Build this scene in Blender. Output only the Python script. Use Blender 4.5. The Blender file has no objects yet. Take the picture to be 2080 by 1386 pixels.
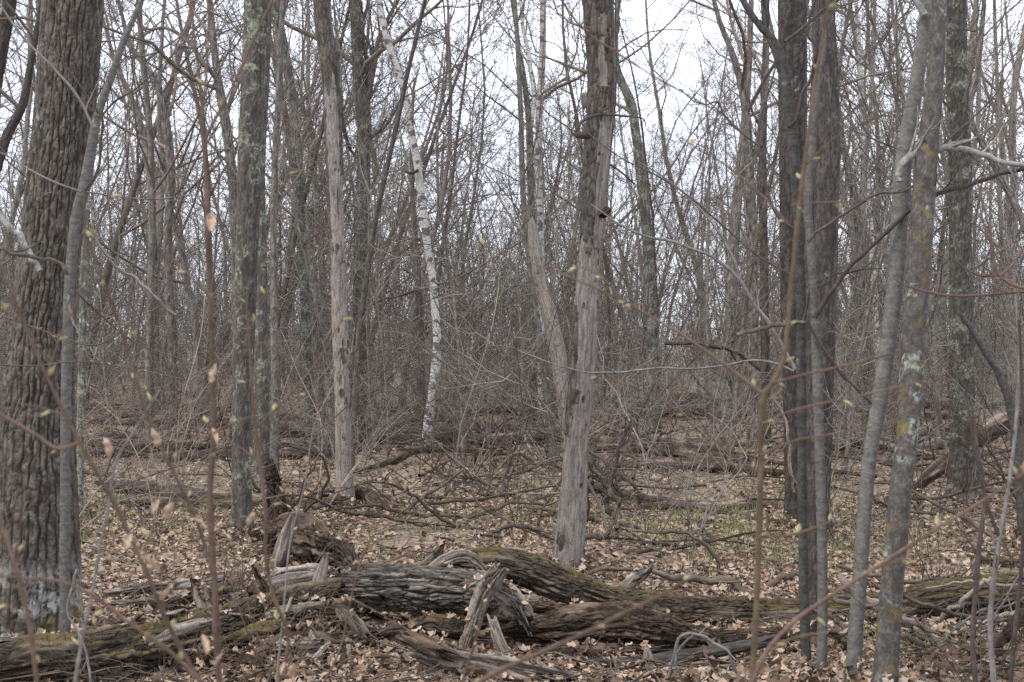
import bpy, math
import numpy as np
from mathutils import Vector, Matrix

rng = np.random.default_rng(11)
scn = bpy.context.scene
COL = scn.collection
PI = math.pi

# ------------------------------------------------------------------ camera
F, CAMZ = 2857.0, 1.5                    # focal length in photo pixels, eye height
TILT = math.atan(47 / F)
cam_d = bpy.data.cameras.new('camera')
cam = bpy.data.objects.new('camera', cam_d)
COL.objects.link(cam)
cam.location = (0, 0, CAMZ)
cam.rotation_euler = (PI / 2 + TILT, 0, 0)
cam_d.sensor_width = 22.3
cam_d.lens = 22.3 * F / 2080
cam_d.clip_start = 0.05
cam_d.clip_end = 800
cam_d.dof.use_dof = True
cam_d.dof.focus_distance = 10.5
cam_d.dof.aperture_fstop = 4.5
scn.camera = cam

# ------------------------------------------------------------------ sky, sun, exposure
SUN_FROM = Vector((-0.42, -0.38, 0.92)).normalized()
w = bpy.data.worlds.new('World')
scn.world = w
w.use_nodes = True
nt = w.node_tree
for n in list(nt.nodes):
    nt.nodes.remove(n)
wo = nt.nodes.new('ShaderNodeOutputWorld')
bg = nt.nodes.new('ShaderNodeBackground')
sky = nt.nodes.new('ShaderNodeTexSky')
sky.sky_type = 'NISHITA'
sky.sun_disc = False
sky.sun_elevation = math.asin(SUN_FROM.z)
sky.sun_rotation = math.atan2(SUN_FROM.x, SUN_FROM.y)
sky.dust_density = 3.0
tc = nt.nodes.new('ShaderNodeTexCoord')
cn = nt.nodes.new('ShaderNodeTexNoise')
cn.inputs['Scale'].default_value = 3.5
cn.inputs['Detail'].default_value = 5
nt.links.new(tc.outputs['Generated'], cn.inputs['Vector'])
cr = nt.nodes.new('ShaderNodeValToRGB')
cr.color_ramp.elements[0].position = 0.3
cr.color_ramp.elements[0].color = (7.4, 8.3, 9.9, 1)
cr.color_ramp.elements[1].position = 0.7
cr.color_ramp.elements[1].color = (9.9, 10.4, 11.4, 1)
nt.links.new(cn.outputs['Fac'], cr.inputs['Fac'])
mx = nt.nodes.new('ShaderNodeMixRGB')
mx.inputs['Fac'].default_value = 0.86     # overcast: cloud hides most of the clear sky
nt.links.new(sky.outputs['Color'], mx.inputs['Color1'])
nt.links.new(cr.outputs['Color'], mx.inputs['Color2'])
nt.links.new(mx.outputs['Color'], bg.inputs['Color'])
bg.inputs['Strength'].default_value = 0.10
nt.links.new(bg.outputs['Background'], wo.inputs['Surface'])

sun_d = bpy.data.lights.new('sun', 'SUN')
sun_d.energy = 1.5
sun_d.angle = math.radians(11)
sun_d.color = (1.0, 0.955, 0.89)
sun = bpy.data.objects.new('sun', sun_d)
COL.objects.link(sun)
sun.rotation_euler = (-SUN_FROM).to_track_quat('-Z', 'Y').to_euler()

scn.view_settings.view_transform = 'Standard'
scn.view_settings.look = 'None'
scn.view_settings.gamma = 1
scn.view_settings.use_curve_mapping = False
scn.view_settings.exposure = 1.14
scn.render.engine = 'CYCLES'
scn.cycles.max_bounces = 4
scn.cycles.diffuse_bounces = 3
scn.cycles.glossy_bounces = 1
scn.cycles.transparent_max_bounces = 4
scn.cycles.use_denoising = False
scn.cycles.pixel_filter_type = 'BLACKMAN_HARRIS'
scn.cycles.filter_width = 1.5

# ------------------------------------------------------------------ maths helpers
CT, ST = math.cos(TILT), math.sin(TILT)


def W(px, py, d):
    """A point of the wood seen at photo pixel (px, py), d metres ahead."""
    xc, yc = (px - 1040) / F, (693 - py) / F
    return np.array([xc * d, (CT - yc * ST) * d, CAMZ + (ST + yc * CT) * d])


def vn(p, seed=0):
    p = np.asarray(p, float)
    i = np.floor(p).astype(np.int64)
    f = p - i
    f = f * f * (3 - 2 * f)
    out = 0
    for dx in (0, 1):
        wx = f[..., 0] if dx else 1 - f[..., 0]
        for dy in (0, 1):
            wy = f[..., 1] if dy else 1 - f[..., 1]
            for dz in (0, 1):
                wz = f[..., 2] if dz else 1 - f[..., 2]
                h = ((i[..., 0] + dx) * 374761393 + (i[..., 1] + dy) * 668265263 + (i[..., 2] + dz) * 1103515245 + seed * 12345701) & 0xffffffff
                h = ((h ^ (h >> 13)) * 1274126177) & 0xffffffff
                h = h ^ (h >> 16)
                out = out + wx * wy * wz * (h / 2147483648.0 - 1)
    return out


def fbm(p, o=4, seed=0):
    p = np.asarray(p, float)
    s, a, t = 0, 0.5, 0
    for k in range(o):
        s = s + a * vn(p * 2 ** k, seed + 17 * k)
        t += a
        a *= 0.5
    return s / t


def sstep(a, b, x):
    t = np.clip((x - a) / (b - a), 0, 1)
    return t * t * (3 - 2 * t)


def H(x, y):
    """Height of the forest floor."""
    x, y = np.asarray(x, float), np.asarray(y, float)
    z = 0.03 * np.sin(0.9 * x + 1.3) * np.sin(0.8 * y + 0.4) + 0.02 * np.sin(2.3 * x + 0.5 * y)
    far = sstep(14, 50, y)
    z = z + far * (0.09 * np.sin(0.13 * x + 0.7) * np.sin(0.11 * y) + 0.04 * np.sin(0.31 * x - 0.2 * y))
    z = z + 0.75 * sstep(19, 62, y)
    z = z + 0.15 * np.exp(-((x + 1.35) / 0.55) ** 2 - ((y - 7.75) / 0.6) ** 2)
    # the hollow under the big fallen logs
    dip = np.exp(-((y - 7.85) / 0.36) ** 2) * sstep(-1.15, -0.8, x) * (1 - 0.55 * sstep(-0.3, 0.1, x)) * (1 - sstep(1.3, 2.2, x))
    return z - 0.24 * dip


def on_ground(px, py):
    d = CAMZ * F / max(py - 740, 8)
    for _ in range(12):
        p = W(px, py, d)
        d *= (CAMZ - float(H(p[0], p[1]))) / max(CAMZ - p[2], 1e-3)
    p = W(px, py, d)
    return np.array([p[0], p[1], float(H(p[0], p[1]))]), d


def resample(pts, n):
    """Smooth curve through rows of pts (any number of columns), n rows out."""
    pts = np.asarray(pts, float)
    d = np.linalg.norm(np.diff(pts[:, :3], axis=0), axis=1)
    t = np.concatenate([[0], np.cumsum(np.maximum(d, 1e-5))])
    m = np.gradient(pts, t, axis=0) if len(pts) > 2 else np.tile((pts[1] - pts[0]) / t[-1], (2, 1))
    u = np.linspace(0, t[-1], n)
    i = np.clip(np.searchsorted(t, u, 'right') - 1, 0, len(t) - 2)
    h = (t[i + 1] - t[i])[:, None]
    s = ((u - t[i]) / h[:, 0])[:, None]
    return ((2 * s**3 - 3 * s**2 + 1) * pts[i] + (s**3 - 2 * s**2 + s) * h * m[i] + (-2 * s**3 + 3 * s**2) * pts[i + 1] + (s**3 - s**2) * h * m[i + 1])


def unit(v):
    return v / np.maximum(np.linalg.norm(v, axis=-1, keepdims=True), 1e-9)


# ------------------------------------------------------------------ mesh builder
class MB:
    def __init__(self):
        self.V, self.Q, self.T, self.A, self.K, self.MQ, self.MT, self.n = [], [], [], [], [], [], [], 0

    def add(self, V, Q=None, T=None, A=None, K=None, mat=0):
        V = np.asarray(V, float).reshape(-1, 3)
        n = len(V)
        self.V.append(V)
        self.A.append(np.zeros((n, 3)) if A is None else np.asarray(A, float).reshape(-1, 3))
        self.K.append(np.zeros((n, 3)) if K is None else np.asarray(K, float).reshape(-1, 3))
        if Q is not None and len(Q):
            self.Q.append(np.asarray(Q, np.int64).reshape(-1, 4) + self.n)
            self.MQ.append(np.full(len(self.Q[-1]), mat))
        if T is not None and len(T):
            self.T.append(np.asarray(T, np.int64).reshape(-1, 3) + self.n)
            self.MT.append(np.full(len(self.T[-1]), mat))
        self.n += n

    def tubes(self, P, R, S, mat=0, K=None, cap0=False, cap1=False, jag=0.0):
        """P (B,N,3) paths, R (B,N) or (B,N,S) radii."""
        P = np.asarray(P, float)
        if P.ndim == 2:
            P = P[None]
        R = np.asarray(R, float)
        if R.ndim == 1:
            R = R[None]
        B, N, _ = P.shape
        Tn = unit(np.gradient(P, axis=1))
        m = np.abs(Tn.mean(axis=1))
        ref = np.where((m[:, 2] > 0.6)[:, None], np.array([[0, 1.0, 0]]), np.array([[0, 0, 1.0]]))
        nrm = unit(np.cross(Tn, ref[:, None, :]))
        bi = np.cross(Tn, nrm)
        th = 2 * PI * np.arange(S) / S
        c, s = np.cos(th), np.sin(th)
        R3 = R if R.ndim == 3 else np.repeat(R[:, :, None], S, 2)
        V = P[:, :, None, :] + R3[..., None] * (c[None, None, :, None] * nrm[:, :, None, :] + s[None, None, :, None] * bi[:, :, None, :])
        if jag:                                # torn, uneven ends
            Lc = np.concatenate([[0], np.cumsum(np.linalg.norm(np.diff(P[0], axis=0), axis=1))])
            for flag, dist, sg, e in ((cap0, Lc, -1, 0), (cap1, Lc[-1] - Lc, 1, -1)):
                if not flag:
                    continue
                rr = max(R3[0, e].mean(), 0.012) * jag
                j_ = rng.uniform(-1, 1, S)
                j_ = 0.6 * j_ + 0.4 * np.roll(j_, 1) + 0.5 * np.sin(th * 2 + rng.uniform(0, 6))
                wgt = np.clip(1 - dist / (3.0 * rr), 0, 1) ** 2
                V[0] += (sg * rr * wgt[:, None] * j_[None])[..., None] * Tn[0][:, None, :]
        L = np.concatenate([np.zeros((B, 1)), np.cumsum(np.linalg.norm(np.diff(P, axis=1), axis=2), axis=1)], 1)
        r0 = R3.mean(axis=(1, 2))
        off = (np.arange(B) * 0.37) % 11
        A = np.empty((B, N, S, 3))
        A[..., 0] = r0[:, None, None] * c
        A[..., 1] = r0[:, None, None] * s
        A[..., 2] = (L + off[:, None])[:, :, None]
        b = (np.arange(B) * N * S)[:, None, None]
        i = (np.arange(N - 1) * S)[None, :, None]
        j = np.arange(S)[None, None, :]
        j2 = (j + 1) % S
        Q = np.stack([b + i + j, b + i + S + j, b + i + S + j2, b + i + j2], -1)
        base = self.n
        self.add(V, Q, None, A, K, mat)
        if cap0 or cap1:          # broken ends: an inset ring and a centre
            for flag, k, sg in ((cap0, 0, -1), (cap1, N - 1, 1)):
                if not flag:
                    continue
                ring = V[0, k]
                ce = ring.mean(0)
                rr = np.linalg.norm(ring - ce, axis=1).mean()
                inner = ce + (ring - ce) * 0.72 + Tn[0, k] * (rng.uniform(-0.35, 0.55, (S, 1)) * rr * sg)
                inner2 = ce + (ring - ce) * 0.34 + Tn[0, k] * (rng.uniform(-0.7, 0.5, (S, 1)) * rr * sg)
                VV = np.concatenate([ring, inner, inner2, [ce]])
                jj = np.arange(S)
                kk = (jj + 1) % S
                q = np.concatenate([np.stack([jj, jj + S, kk + S, kk], 1), np.stack([jj + S, jj + 2 * S, kk + 2 * S, kk + S], 1)])
                t = np.stack([jj + 2 * S, np.full(S, 3 * S), kk + 2 * S], 1)
                if sg < 0:
                    q, t = q[:, ::-1], t[:, ::-1]
                kv = np.zeros((len(VV), 3))
                kv[:, 1] = 1
                self.add(VV, q, t, VV, kv, mat)
        return V

    def build(self, name, mats, parent=None, origin=None, smooth=True, link=True):
        V = np.concatenate(self.V)
        o = np.array(parent.location if parent is not None else (origin if origin is not None else (0, 0, 0)), float)
        if parent is not None and parent.parent is not None:
            o = o + np.array(parent.parent.location)
        V = V - o
        Q = np.concatenate(self.Q) if self.Q else np.zeros((0, 4), np.int64)
        T = np.concatenate(self.T) if self.T else np.zeros((0, 3), np.int64)
        me = bpy.data.meshes.new(name)
        me.vertices.add(len(V))
        me.vertices.foreach_set('co', V.ravel().astype(np.float32))
        me.loops.add(Q.size + T.size)
        me.loops.foreach_set('vertex_index', np.concatenate([Q.ravel(), T.ravel()]).astype(np.int32))
        nq, ntr = len(Q), len(T)
        me.polygons.add(nq + ntr)
        me.polygons.foreach_set('loop_start', np.concatenate([np.arange(nq) * 4, nq * 4 + np.arange(ntr) * 3]).astype(np.int32))
        me.polygons.foreach_set('material_index', np.concatenate(self.MQ + self.MT).astype(np.int32))
        me.polygons.foreach_set('use_smooth', np.full(nq + ntr, smooth))
        for nm, arr in (('bk', self.A), ('msk', self.K)):
            a = me.attributes.new(nm, 'FLOAT_VECTOR', 'POINT')
            a.data.foreach_set('vector', np.concatenate(arr).ravel().astype(np.float32))
        me.update(calc_edges=True)
        me.validate()
        if not isinstance(mats, (list, tuple)):
            mats = [mats]
        for m in mats:
            me.materials.append(m)
        ob = bpy.data.objects.new(name, me)
        if link:
            COL.objects.link(ob)
        if parent is not None:
            ob.parent = parent
        elif origin is not None:
            ob.location = origin
        return ob


def tag(o, label=None, cat=None, group=None, kind=None):
    if label:
        o['label'] = label
    if cat:
        o['category'] = cat
    if group:
        o['group'] = group
    if kind:
        o['kind'] = kind
    return o


def thing(name, label, cat, loc, group=None):
    o = bpy.data.objects.new(name, None)
    o.empty_display_size = 0.1
    o.location = tuple(float(v) for v in loc)
    COL.objects.link(o)
    return tag(o, label, cat, group)


def dup(root, loc, rz=0.0, sc=1.0, tilt=(0, 0), label=None, group=None):
    r = root.copy()
    COL.objects.link(r)
    r.location = tuple(float(v) for v in loc)
    r.rotation_euler = (tilt[0], tilt[1], rz)
    r.scale = (sc, sc, sc)
    if label:
        r['label'] = label
    if group:
        r['group'] = group
    for ch in root.children:
        c = ch.copy()
        COL.objects.link(c)
        c.parent = r
    return r


# ------------------------------------------------------------------ materials
def mat_new(name):
    m = bpy.data.materials.new(name)
    m.use_nodes = True
    t = m.node_tree
    for n in list(t.nodes):
        t.nodes.remove(n)
    out = t.nodes.new('ShaderNodeOutputMaterial')
    p = t.nodes.new('ShaderNodeBsdfPrincipled')
    p.inputs['Roughness'].default_value = 0.9
    p.inputs['Specular IOR Level'].default_value = 0.2
    t.links.new(p.outputs['BSDF'], out.inputs['Surface'])
    return m, t, p


class NT:
    """Short-hand for wiring shader nodes."""
    def __init__(self, t):
        self.t = t

    def _in(self, n, k, v):
        if v is None:
            return
        if isinstance(v, bpy.types.NodeSocket):
            self.t.links.new(v, n.inputs[k])
        else:
            n.inputs[k].default_value = v

    def attr(self, name, out='Vector'):
        n = self.t.nodes.new('ShaderNodeAttribute')
        n.attribute_name = name
        return n.outputs[out]

    def sep(self, v):
        n = self.t.nodes.new('ShaderNodeSeparateXYZ')
        self._in(n, 0, v)
        return n.outputs

    def vm(self, op, a, b):
        n = self.t.nodes.new('ShaderNodeVectorMath')
        n.operation = op
        self._in(n, 0, a)
        self._in(n, 1, b)
        return n.outputs[0]

    def ma(self, op, a, b=0.0, clamp=False):
        n = self.t.nodes.new('ShaderNodeMath')
        n.operation = op
        n.use_clamp = clamp
        self._in(n, 0, a)
        self._in(n, 1, b)
        return n.outputs[0]

    def noise(self, v, scale, detail=4, rough=0.55, dist=0.0):
        n = self.t.nodes.new('ShaderNodeTexNoise')
        self._in(n, 'Vector', v)
        n.inputs['Scale'].default_value = scale
        n.inputs['Detail'].default_value = detail
        n.inputs['Roughness'].default_value = rough
        n.inputs['Distortion'].default_value = dist
        return n.outputs['Fac']

    def voro(self, v, scale, feature='F1', out='Distance', rnd=1.0):
        n = self.t.nodes.new('ShaderNodeTexVoronoi')
        n.feature = feature
        self._in(n, 'Vector', v)
        n.inputs['Scale'].default_value = scale
        n.inputs['Randomness'].default_value = rnd
        return n.outputs[out]

    def ramp(self, f, stops):
        n = self.t.nodes.new('ShaderNodeValToRGB')
        e = n.color_ramp.elements
        while len(e) < len(stops):
            e.new(0.5)
        for k, (p, c) in enumerate(stops):
            e[k].position = p
            e[k].color = (*c, 1) if hasattr(c, '__len__') else (c, c, c, 1)
        self._in(n, 0, f)
        return n.outputs[0]

    def step(self, f, a, b):
        n = self.t.nodes.new('ShaderNodeMapRange')
        n.interpolation_type = 'SMOOTHSTEP'
        self._in(n, 0, f)
        n.inputs[1].default_value = a
        n.inputs[2].default_value = b
        return n.outputs[0]

    def mix(self, f, a, b, mode='MIX'):
        n = self.t.nodes.new('ShaderNodeMixRGB')
        n.blend_type = mode
        self._in(n, 0, f)
        for k, v in ((1, a), (2, b)):
            self._in(n, k, v if isinstance(v, bpy.types.NodeSocket) else ((*v, 1) if hasattr(v, '__len__') else (v, v, v, 1)))
        return n.outputs[0]

    def bump(self, h, strength=0.6, dist=0.01):
        n = self.t.nodes.new('ShaderNodeBump')
        n.inputs['Strength'].default_value = strength
        n.inputs['Distance'].default_value = dist
        self._in(n, 'Height', h)
        return n.outputs[0]

    def rand(self):
        return self.t.nodes.new('ShaderNodeObjectInfo').outputs['Random']

    def nz(self):
        g = self.t.nodes.new('ShaderNodeNewGeometry')
        return self.sep(g.outputs['Normal'])[2]


def bark_mat(name, hi, lo, fur=(0.05, 0.038, 0.03), stretch=4.0, scale=18, lichen=0.3, lcol=(0.24, 0.27, 0.21),
             moss=0.0, mcol=(0.085, 0.075, 0.022), crack=0.0, bare=None, bump=0.5, bdist=0.006, white=0.0, patch=0.0, fib=22.0, cks=26):
    m, t, p = mat_new(name)
    N = NT(t)
    bk = N.attr('bk')
    r = N.rand()
    v = N.vm('ADD', bk, N.vm('MULTIPLY', (37.0, 53.0, 71.0), N.vm('ADD', r, (0, 0, 0))))
    vs = N.vm('MULTIPLY', v, (1.0, 1.0, 1.0 / stretch))
    n1 = N.noise(vs, scale, 6, 0.62, 0.4)
    n2 = N.noise(v, 70, 4, 0.65)
    n3 = N.noise(v, 5.5, 4, 0.6, 0.6)
    n4 = N.noise(v, 42, 3, 0.6)
    c = N.mix(N.step(n1, 0.32, 0.68), lo, hi)
    c = N.mix(0.55, c, N.mix(N.step(n2, 0.25, 0.75), 0.45, 1.35), 'MULTIPLY')
    msk = N.sep(N.attr('msk'))
    height = N.ma('ADD', N.ma('MULTIPLY', n1, 1.0), N.ma('MULTIPLY', n2, 0.35))
    if crack:
        e = N.voro(N.vm('MULTIPLY', N.vm('ADD', v, N.vm('MULTIPLY', N.vm('SUBTRACT', N.attr('bk'), N.attr('bk')), (0, 0, 0))), (1, 1, 0.22)), cks, 'DISTANCE_TO_EDGE')
        ck = N.step(e, 0.0, 0.22)
        c = N.mix(N.ma('MULTIPLY', N.ma('SUBTRACT', 1.0, ck), crack), c, fur)
        height = N.ma('ADD', height, N.ma('MULTIPLY', ck, 1.2))
    c = N.mix(N.ma('MULTIPLY', msk[0], 0.95), c, fur)
    if bare is not None:                       # weathered wood where the bark has dropped off
        b_hi, b_lo = bare
        vb = N.vm('MULTIPLY', v, (1, 1, 1 / fib))
        nb = N.noise(vb, 55, 5, 0.65)
        nb2 = N.noise(N.vm('MULTIPLY', v, (1, 1, 1 / 5)), 9, 4, 0.6)
        nb3 = N.noise(N.vm('MULTIPLY', v, (1, 1, 1 / 30)), 130, 3, 0.6)
        nb = N.ma('ADD', N.ma('MULTIPLY', nb, 0.65 if fib > 15 else 0.88), N.ma('MULTIPLY', nb3, 0.35 if fib > 15 else 0.12))
        cb = N.mix(N.step(nb, 0.36, 0.62), b_lo, b_hi)
        cb = N.mix(N.ma('MULTIPLY', N.step(nb2, 0.5, 0.75), 0.6), cb, (0.30, 0.235, 0.175))
        cb = N.mix(N.ma('MULTIPLY', N.step(nb2, 0.5, 0.28), 0.45), cb, (0.13, 0.115, 0.105))
        fl = N.noise(N.vm('MULTIPLY', v, (1, 1, 1 / 3.0)), 30, 5, 0.7, 0.6)
        cb = N.mix(N.ma('MULTIPLY', N.step(fl, 0.53, 0.60), 0.55), cb, (b_lo[0] * 0.7, b_lo[1] * 0.68, b_lo[2] * 0.66))
        cb = N.mix(N.ma('MULTIPLY', N.step(fl, 0.44, 0.37), 0.45), cb, (b_hi[0] * 1.2, b_hi[1] * 1.18, b_hi[2] * 1.15))
        nb = N.ma('ADD', nb, N.ma('MULTIPLY', fl, 0.8))
        cb = N.mix(N.ma('MULTIPLY', msk[0], 0.9), cb, (0.045, 0.037, 0.032))
        c = N.mix(msk[1], c, cb)
        height = N.mix(msk[1], height, N.ma('MULTIPLY', nb, 1.6))
    if lichen:
        lf = N.ma('MULTIPLY', N.step(n3, 0.70 - 0.28 * lichen, 0.78 - 0.28 * lichen), N.step(n4, 0.40, 0.56))
        lf = N.ma('MULTIPLY', lf, N.ma('SUBTRACT', 1.0, N.ma('MULTIPLY', msk[0], 0.7)))
        c = N.mix(N.ma('MULTIPLY', lf, 0.8), c, lcol)
        height = N.ma('ADD', height, N.ma('MULTIPLY', lf, 0.25))
    if moss:
        mm = N.ma('ADD', N.ma('MULTIPLY', N.nz(), 0.42), N.ma('MULTIPLY', n3, 0.9))
        mf = N.ma('MULTIPLY', N.step(mm, 1.05 - 0.6 * moss, 1.30 - 0.6 * moss), N.step(n4, 0.30, 0.5))
        mf = N.ma('MAXIMUM', mf, msk[2])
        mc = N.mix(n2, mcol, (mcol[0] * 2.0, mcol[1] * 1.9, mcol[2] * 1.6))
        c = N.mix(N.ma('MULTIPLY', mf, 0.85), c, mc)
        height = N.ma('ADD', height, N.ma('MULTIPLY', N.ma('MULTIPLY', mf, n2), 0.8))
    if white:                                  # crusty white lichen low on the stem
        hz = N.sep(bk)[2]
        wf = N.ma('MULTIPLY', N.ma('MULTIPLY', N.step(hz, 0.62, 0.42), N.step(N.noise(v, 6, 3), 0.44, 0.53)), N.step(N.noise(vs, 60, 3), 0.35, 0.55))
        c = N.mix(N.ma('MULTIPLY', wf, white), c, (0.46, 0.46, 0.45))
    if patch:                                  # orange-brown moss cushions
        pf = N.ma('MULTIPLY', N.step(N.noise(v, 11, 3, 0.6, 0.5), 0.56, 0.62), N.step(n4, 0.36, 0.52))
        c = N.mix(N.ma('MULTIPLY', pf, patch), c, (0.14, 0.105, 0.033))
    vr = N.ma('ADD', 0.82, N.ma('MULTIPLY', r, 0.36))
    c = N.mix(1.0, c, vr, 'MULTIPLY')
    t.links.new(c, p.inputs['Base Color'])
    t.links.new(N.bump(height, bump, bdist), p.inputs['Normal'])
    return m


M = {}
M['oak'] = bark_mat('oak_bark', (0.148, 0.128, 0.105), (0.046, 0.038, 0.031), (0.034, 0.025, 0.019), 2.2, 24, 0.12, (0.27, 0.28, 0.25), moss=0.02, white=0.5, bump=0.6, bdist=0.005)
M['oak2'] = bark_mat('grey_oak_bark', (0.138, 0.122, 0.102), (0.045, 0.038, 0.031), (0.05, 0.042, 0.036), 4, 26, 0.62, (0.25, 0.285, 0.205), moss=0.0, bump=0.7, bdist=0.006)
M['dark'] = bark_mat('dark_furrowed_bark', (0.093, 0.079, 0.067), (0.027, 0.023, 0.020), (0.035, 0.03, 0.026), 5, 26, 0.2, (0.22, 0.245, 0.19), bump=0.7, bdist=0.006)
M['lichen'] = bark_mat('lichen_bark', (0.181, 0.167, 0.143), (0.078, 0.069, 0.061), (0.05, 0.042, 0.036), 4, 26, 0.82, (0.265, 0.305, 0.22), crack=0.4, bump=0.6)
M['maple'] = bark_mat('smooth_maple_bark', (0.139, 0.131, 0.117), (0.082, 0.077, 0.068), (0.08, 0.07, 0.06), 0.5, 20, 0.10, (0.32, 0.34, 0.30), bump=0.3, bdist=0.003)
M['maple_dark'] = bark_mat('dark_maple_bark', (0.076, 0.071, 0.064), (0.038, 0.035, 0.032), (0.05, 0.045, 0.04), 0.6, 20, 0.12, (0.24, 0.26, 0.22), bump=0.3, bdist=0.003)
M['maple_moss'] = bark_mat('mossy_maple_bark', (0.128, 0.118, 0.107), (0.048, 0.042, 0.037), (0.06, 0.05, 0.04), 1.6, 34, 0.56, (0.30, 0.33, 0.285), bump=0.6, bdist=0.004, patch=0.75)
M['snag'] = bark_mat('snag_wood', (0.138, 0.118, 0.098), (0.048, 0.040, 0.033), (0.04, 0.032, 0.027), 4, 26, 0.22, (0.235, 0.265, 0.22), bare=((0.265, 0.232, 0.203), (0.125, 0.105, 0.09)), bump=0.9, bdist=0.008, fib=7.0)
M['forest'] = bark_mat('forest_bark', (0.254, 0.225, 0.191), (0.108, 0.092, 0.078), (0.045, 0.038, 0.032), 4, 26, 0.32, (0.225, 0.245, 0.195), crack=0.35, bump=0.7, bdist=0.008)
M['forest_dark'] = bark_mat('brown_forest_bark', (0.156, 0.127, 0.103), (0.071, 0.057, 0.046), (0.035, 0.03, 0.026), 4, 26, 0.15, (0.2, 0.22, 0.17), crack=0.35, bump=0.7, bdist=0.008)
M['limb'] = bark_mat('grey_limb_bark', (0.255, 0.242, 0.225), (0.128, 0.117, 0.106), (0.08, 0.07, 0.06), 2, 30, 0.25, (0.30, 0.33, 0.27), bump=0.3)
M['dead'] = bark_mat('weathered_wood', (0.313, 0.264, 0.216), (0.097, 0.077, 0.060), (0.05, 0.04, 0.034), 14, 60, 0.06, moss=0.06, bump=0.7)
M['log_moss'] = bark_mat('mossy_log_bark', (0.146, 0.110, 0.075), (0.039, 0.028, 0.020), (0.03, 0.024, 0.019), 5, 24, 0.06, crack=0.45, cks=48, moss=0.62, mcol=(0.075, 0.058, 0.018), bare=((0.20, 0.16, 0.12), (0.045, 0.034, 0.026)), bump=1.0, bdist=0.012)
M['log_grey'] = bark_mat('grey_log_bark', (0.257, 0.225, 0.186), (0.076, 0.064, 0.052), (0.022, 0.018, 0.015), 4, 22, 0.16, (0.27, 0.29, 0.23), crack=0.5, cks=44, bare=((0.36, 0.31, 0.26), (0.13, 0.10, 0.08)), bump=0.8, bdist=0.01)
M['rotten'] = bark_mat('rotten_wood', (0.143, 0.092, 0.059), (0.031, 0.021, 0.015), (0.02, 0.015, 0.012), 9, 34, 0.03, crack=0.5, cks=55, moss=0.42, mcol=(0.07, 0.055, 0.018), bare=((0.15, 0.106, 0.076), (0.03, 0.022, 0.017)), bump=1.0, bdist=0.012)
M['log_brown'] = bark_mat('brown_log', (0.098, 0.067, 0.050), (0.031, 0.021, 0.016), (0.03, 0.024, 0.02), 9, 30, 0.12, (0.25, 0.27, 0.2), moss=0.2, bare=((0.30, 0.24, 0.19), (0.12, 0.085, 0.062)), bump=0.6)
M['black'] = bark_mat('blackened_wood', (0.075, 0.066, 0.06), (0.03, 0.027, 0.025), (0.02, 0.018, 0.016), 8, 30, 0.02, bump=0.5)
M['stick'] = bark_mat('dead_branch_bark', (0.128, 0.101, 0.077), (0.045, 0.035, 0.027), (0.04, 0.03, 0.026), 5, 30, 0.25, (0.28, 0.30, 0.24), bump=0.4)
M['twig'] = bark_mat('fine_twig_bark', (0.193, 0.151, 0.120), (0.112, 0.087, 0.069), stretch=3, scale=20, lichen=0.1, bump=0.0)
M['brush'] = bark_mat('brush_twig_bark', (0.255, 0.213, 0.174), (0.149, 0.122, 0.100), stretch=3, scale=10, lichen=0.08, bump=0.0)
M['stem'] = bark_mat('red_brown_stem', (0.122, 0.082, 0.062), (0.074, 0.047, 0.034), stretch=3, scale=30, lichen=0.0, bump=0.2, bdist=0.001)
M['stem_tan'] = bark_mat('tan_stem', (0.129, 0.094, 0.058), (0.082, 0.057, 0.036), stretch=3, scale=30, lichen=0.0, bump=0.2, bdist=0.001)
M['stem_grey'] = bark_mat('grey_twig', (0.184, 0.165, 0.153), (0.098, 0.086, 0.078), stretch=3, scale=30, lichen=0.0, bump=0.2, bdist=0.001)
M['stem_dark'] = bark_mat('dark_twig', (0.081, 0.064, 0.056), (0.045, 0.035, 0.030), stretch=3, scale=30, lichen=0.05, bump=0.2, bdist=0.001)


def birch_mat():
    m, t, p = mat_new('white_birch_bark')
    N = NT(t)
    v = N.vm('ADD', N.attr('bk'), N.vm('MULTIPLY', (37.0, 53.0, 71.0), N.vm('ADD', N.rand(), (0, 0, 0))))
    n = N.noise(N.vm('MULTIPLY', v, (1, 1, 5)), 9, 5, 0.7)
    n2 = N.noise(N.vm('MULTIPLY', v, (1, 1, 1.6)), 4.5, 4, 0.65)
    c = N.mix(N.step(n, 0.3, 0.6), (0.30, 0.28, 0.255), (0.56, 0.545, 0.51))
    c = N.mix(N.ma('MULTIPLY', N.step(N.sep(N.attr('bk'))[2], 2.0, 6.0), 0.5), c, (0.26, 0.24, 0.215))
    c = N.mix(N.ma('MULTIPLY', N.step(n, 0.57, 0.61), 0.9), c, (0.07, 0.06, 0.055))
    c = N.mix(N.ma('MULTIPLY', N.step(n2, 0.52, 0.57), 0.92), c, (0.085, 0.072, 0.062))
    t.links.new(c, p.inputs['Base Color'])
    t.links.new(N.bump(n, 0.4, 0.004), p.inputs['Normal'])
    return m


def leaf_mat(name, stops, trans=True):
    m, t, p = mat_new(name)
    N = NT(t)
    g = t.nodes.new('ShaderNodeNewGeometry')
    c = N.ramp(g.outputs['Random Per Island'], stops)
    tcn = t.nodes.new('ShaderNodeTexCoord')
    n = N.noise(tcn.outputs['Object'], 55, 4, 0.65)
    c = N.mix(0.7, c, N.mix(n, 0.55, 1.4), 'MULTIPLY')
    t.links.new(c, p.inputs['Base Color'])
    p.inputs['Roughness'].default_value = 0.75
    t.links.new(N.bump(n, 0.3, 0.003), p.inputs['Normal'])
    return m


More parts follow.
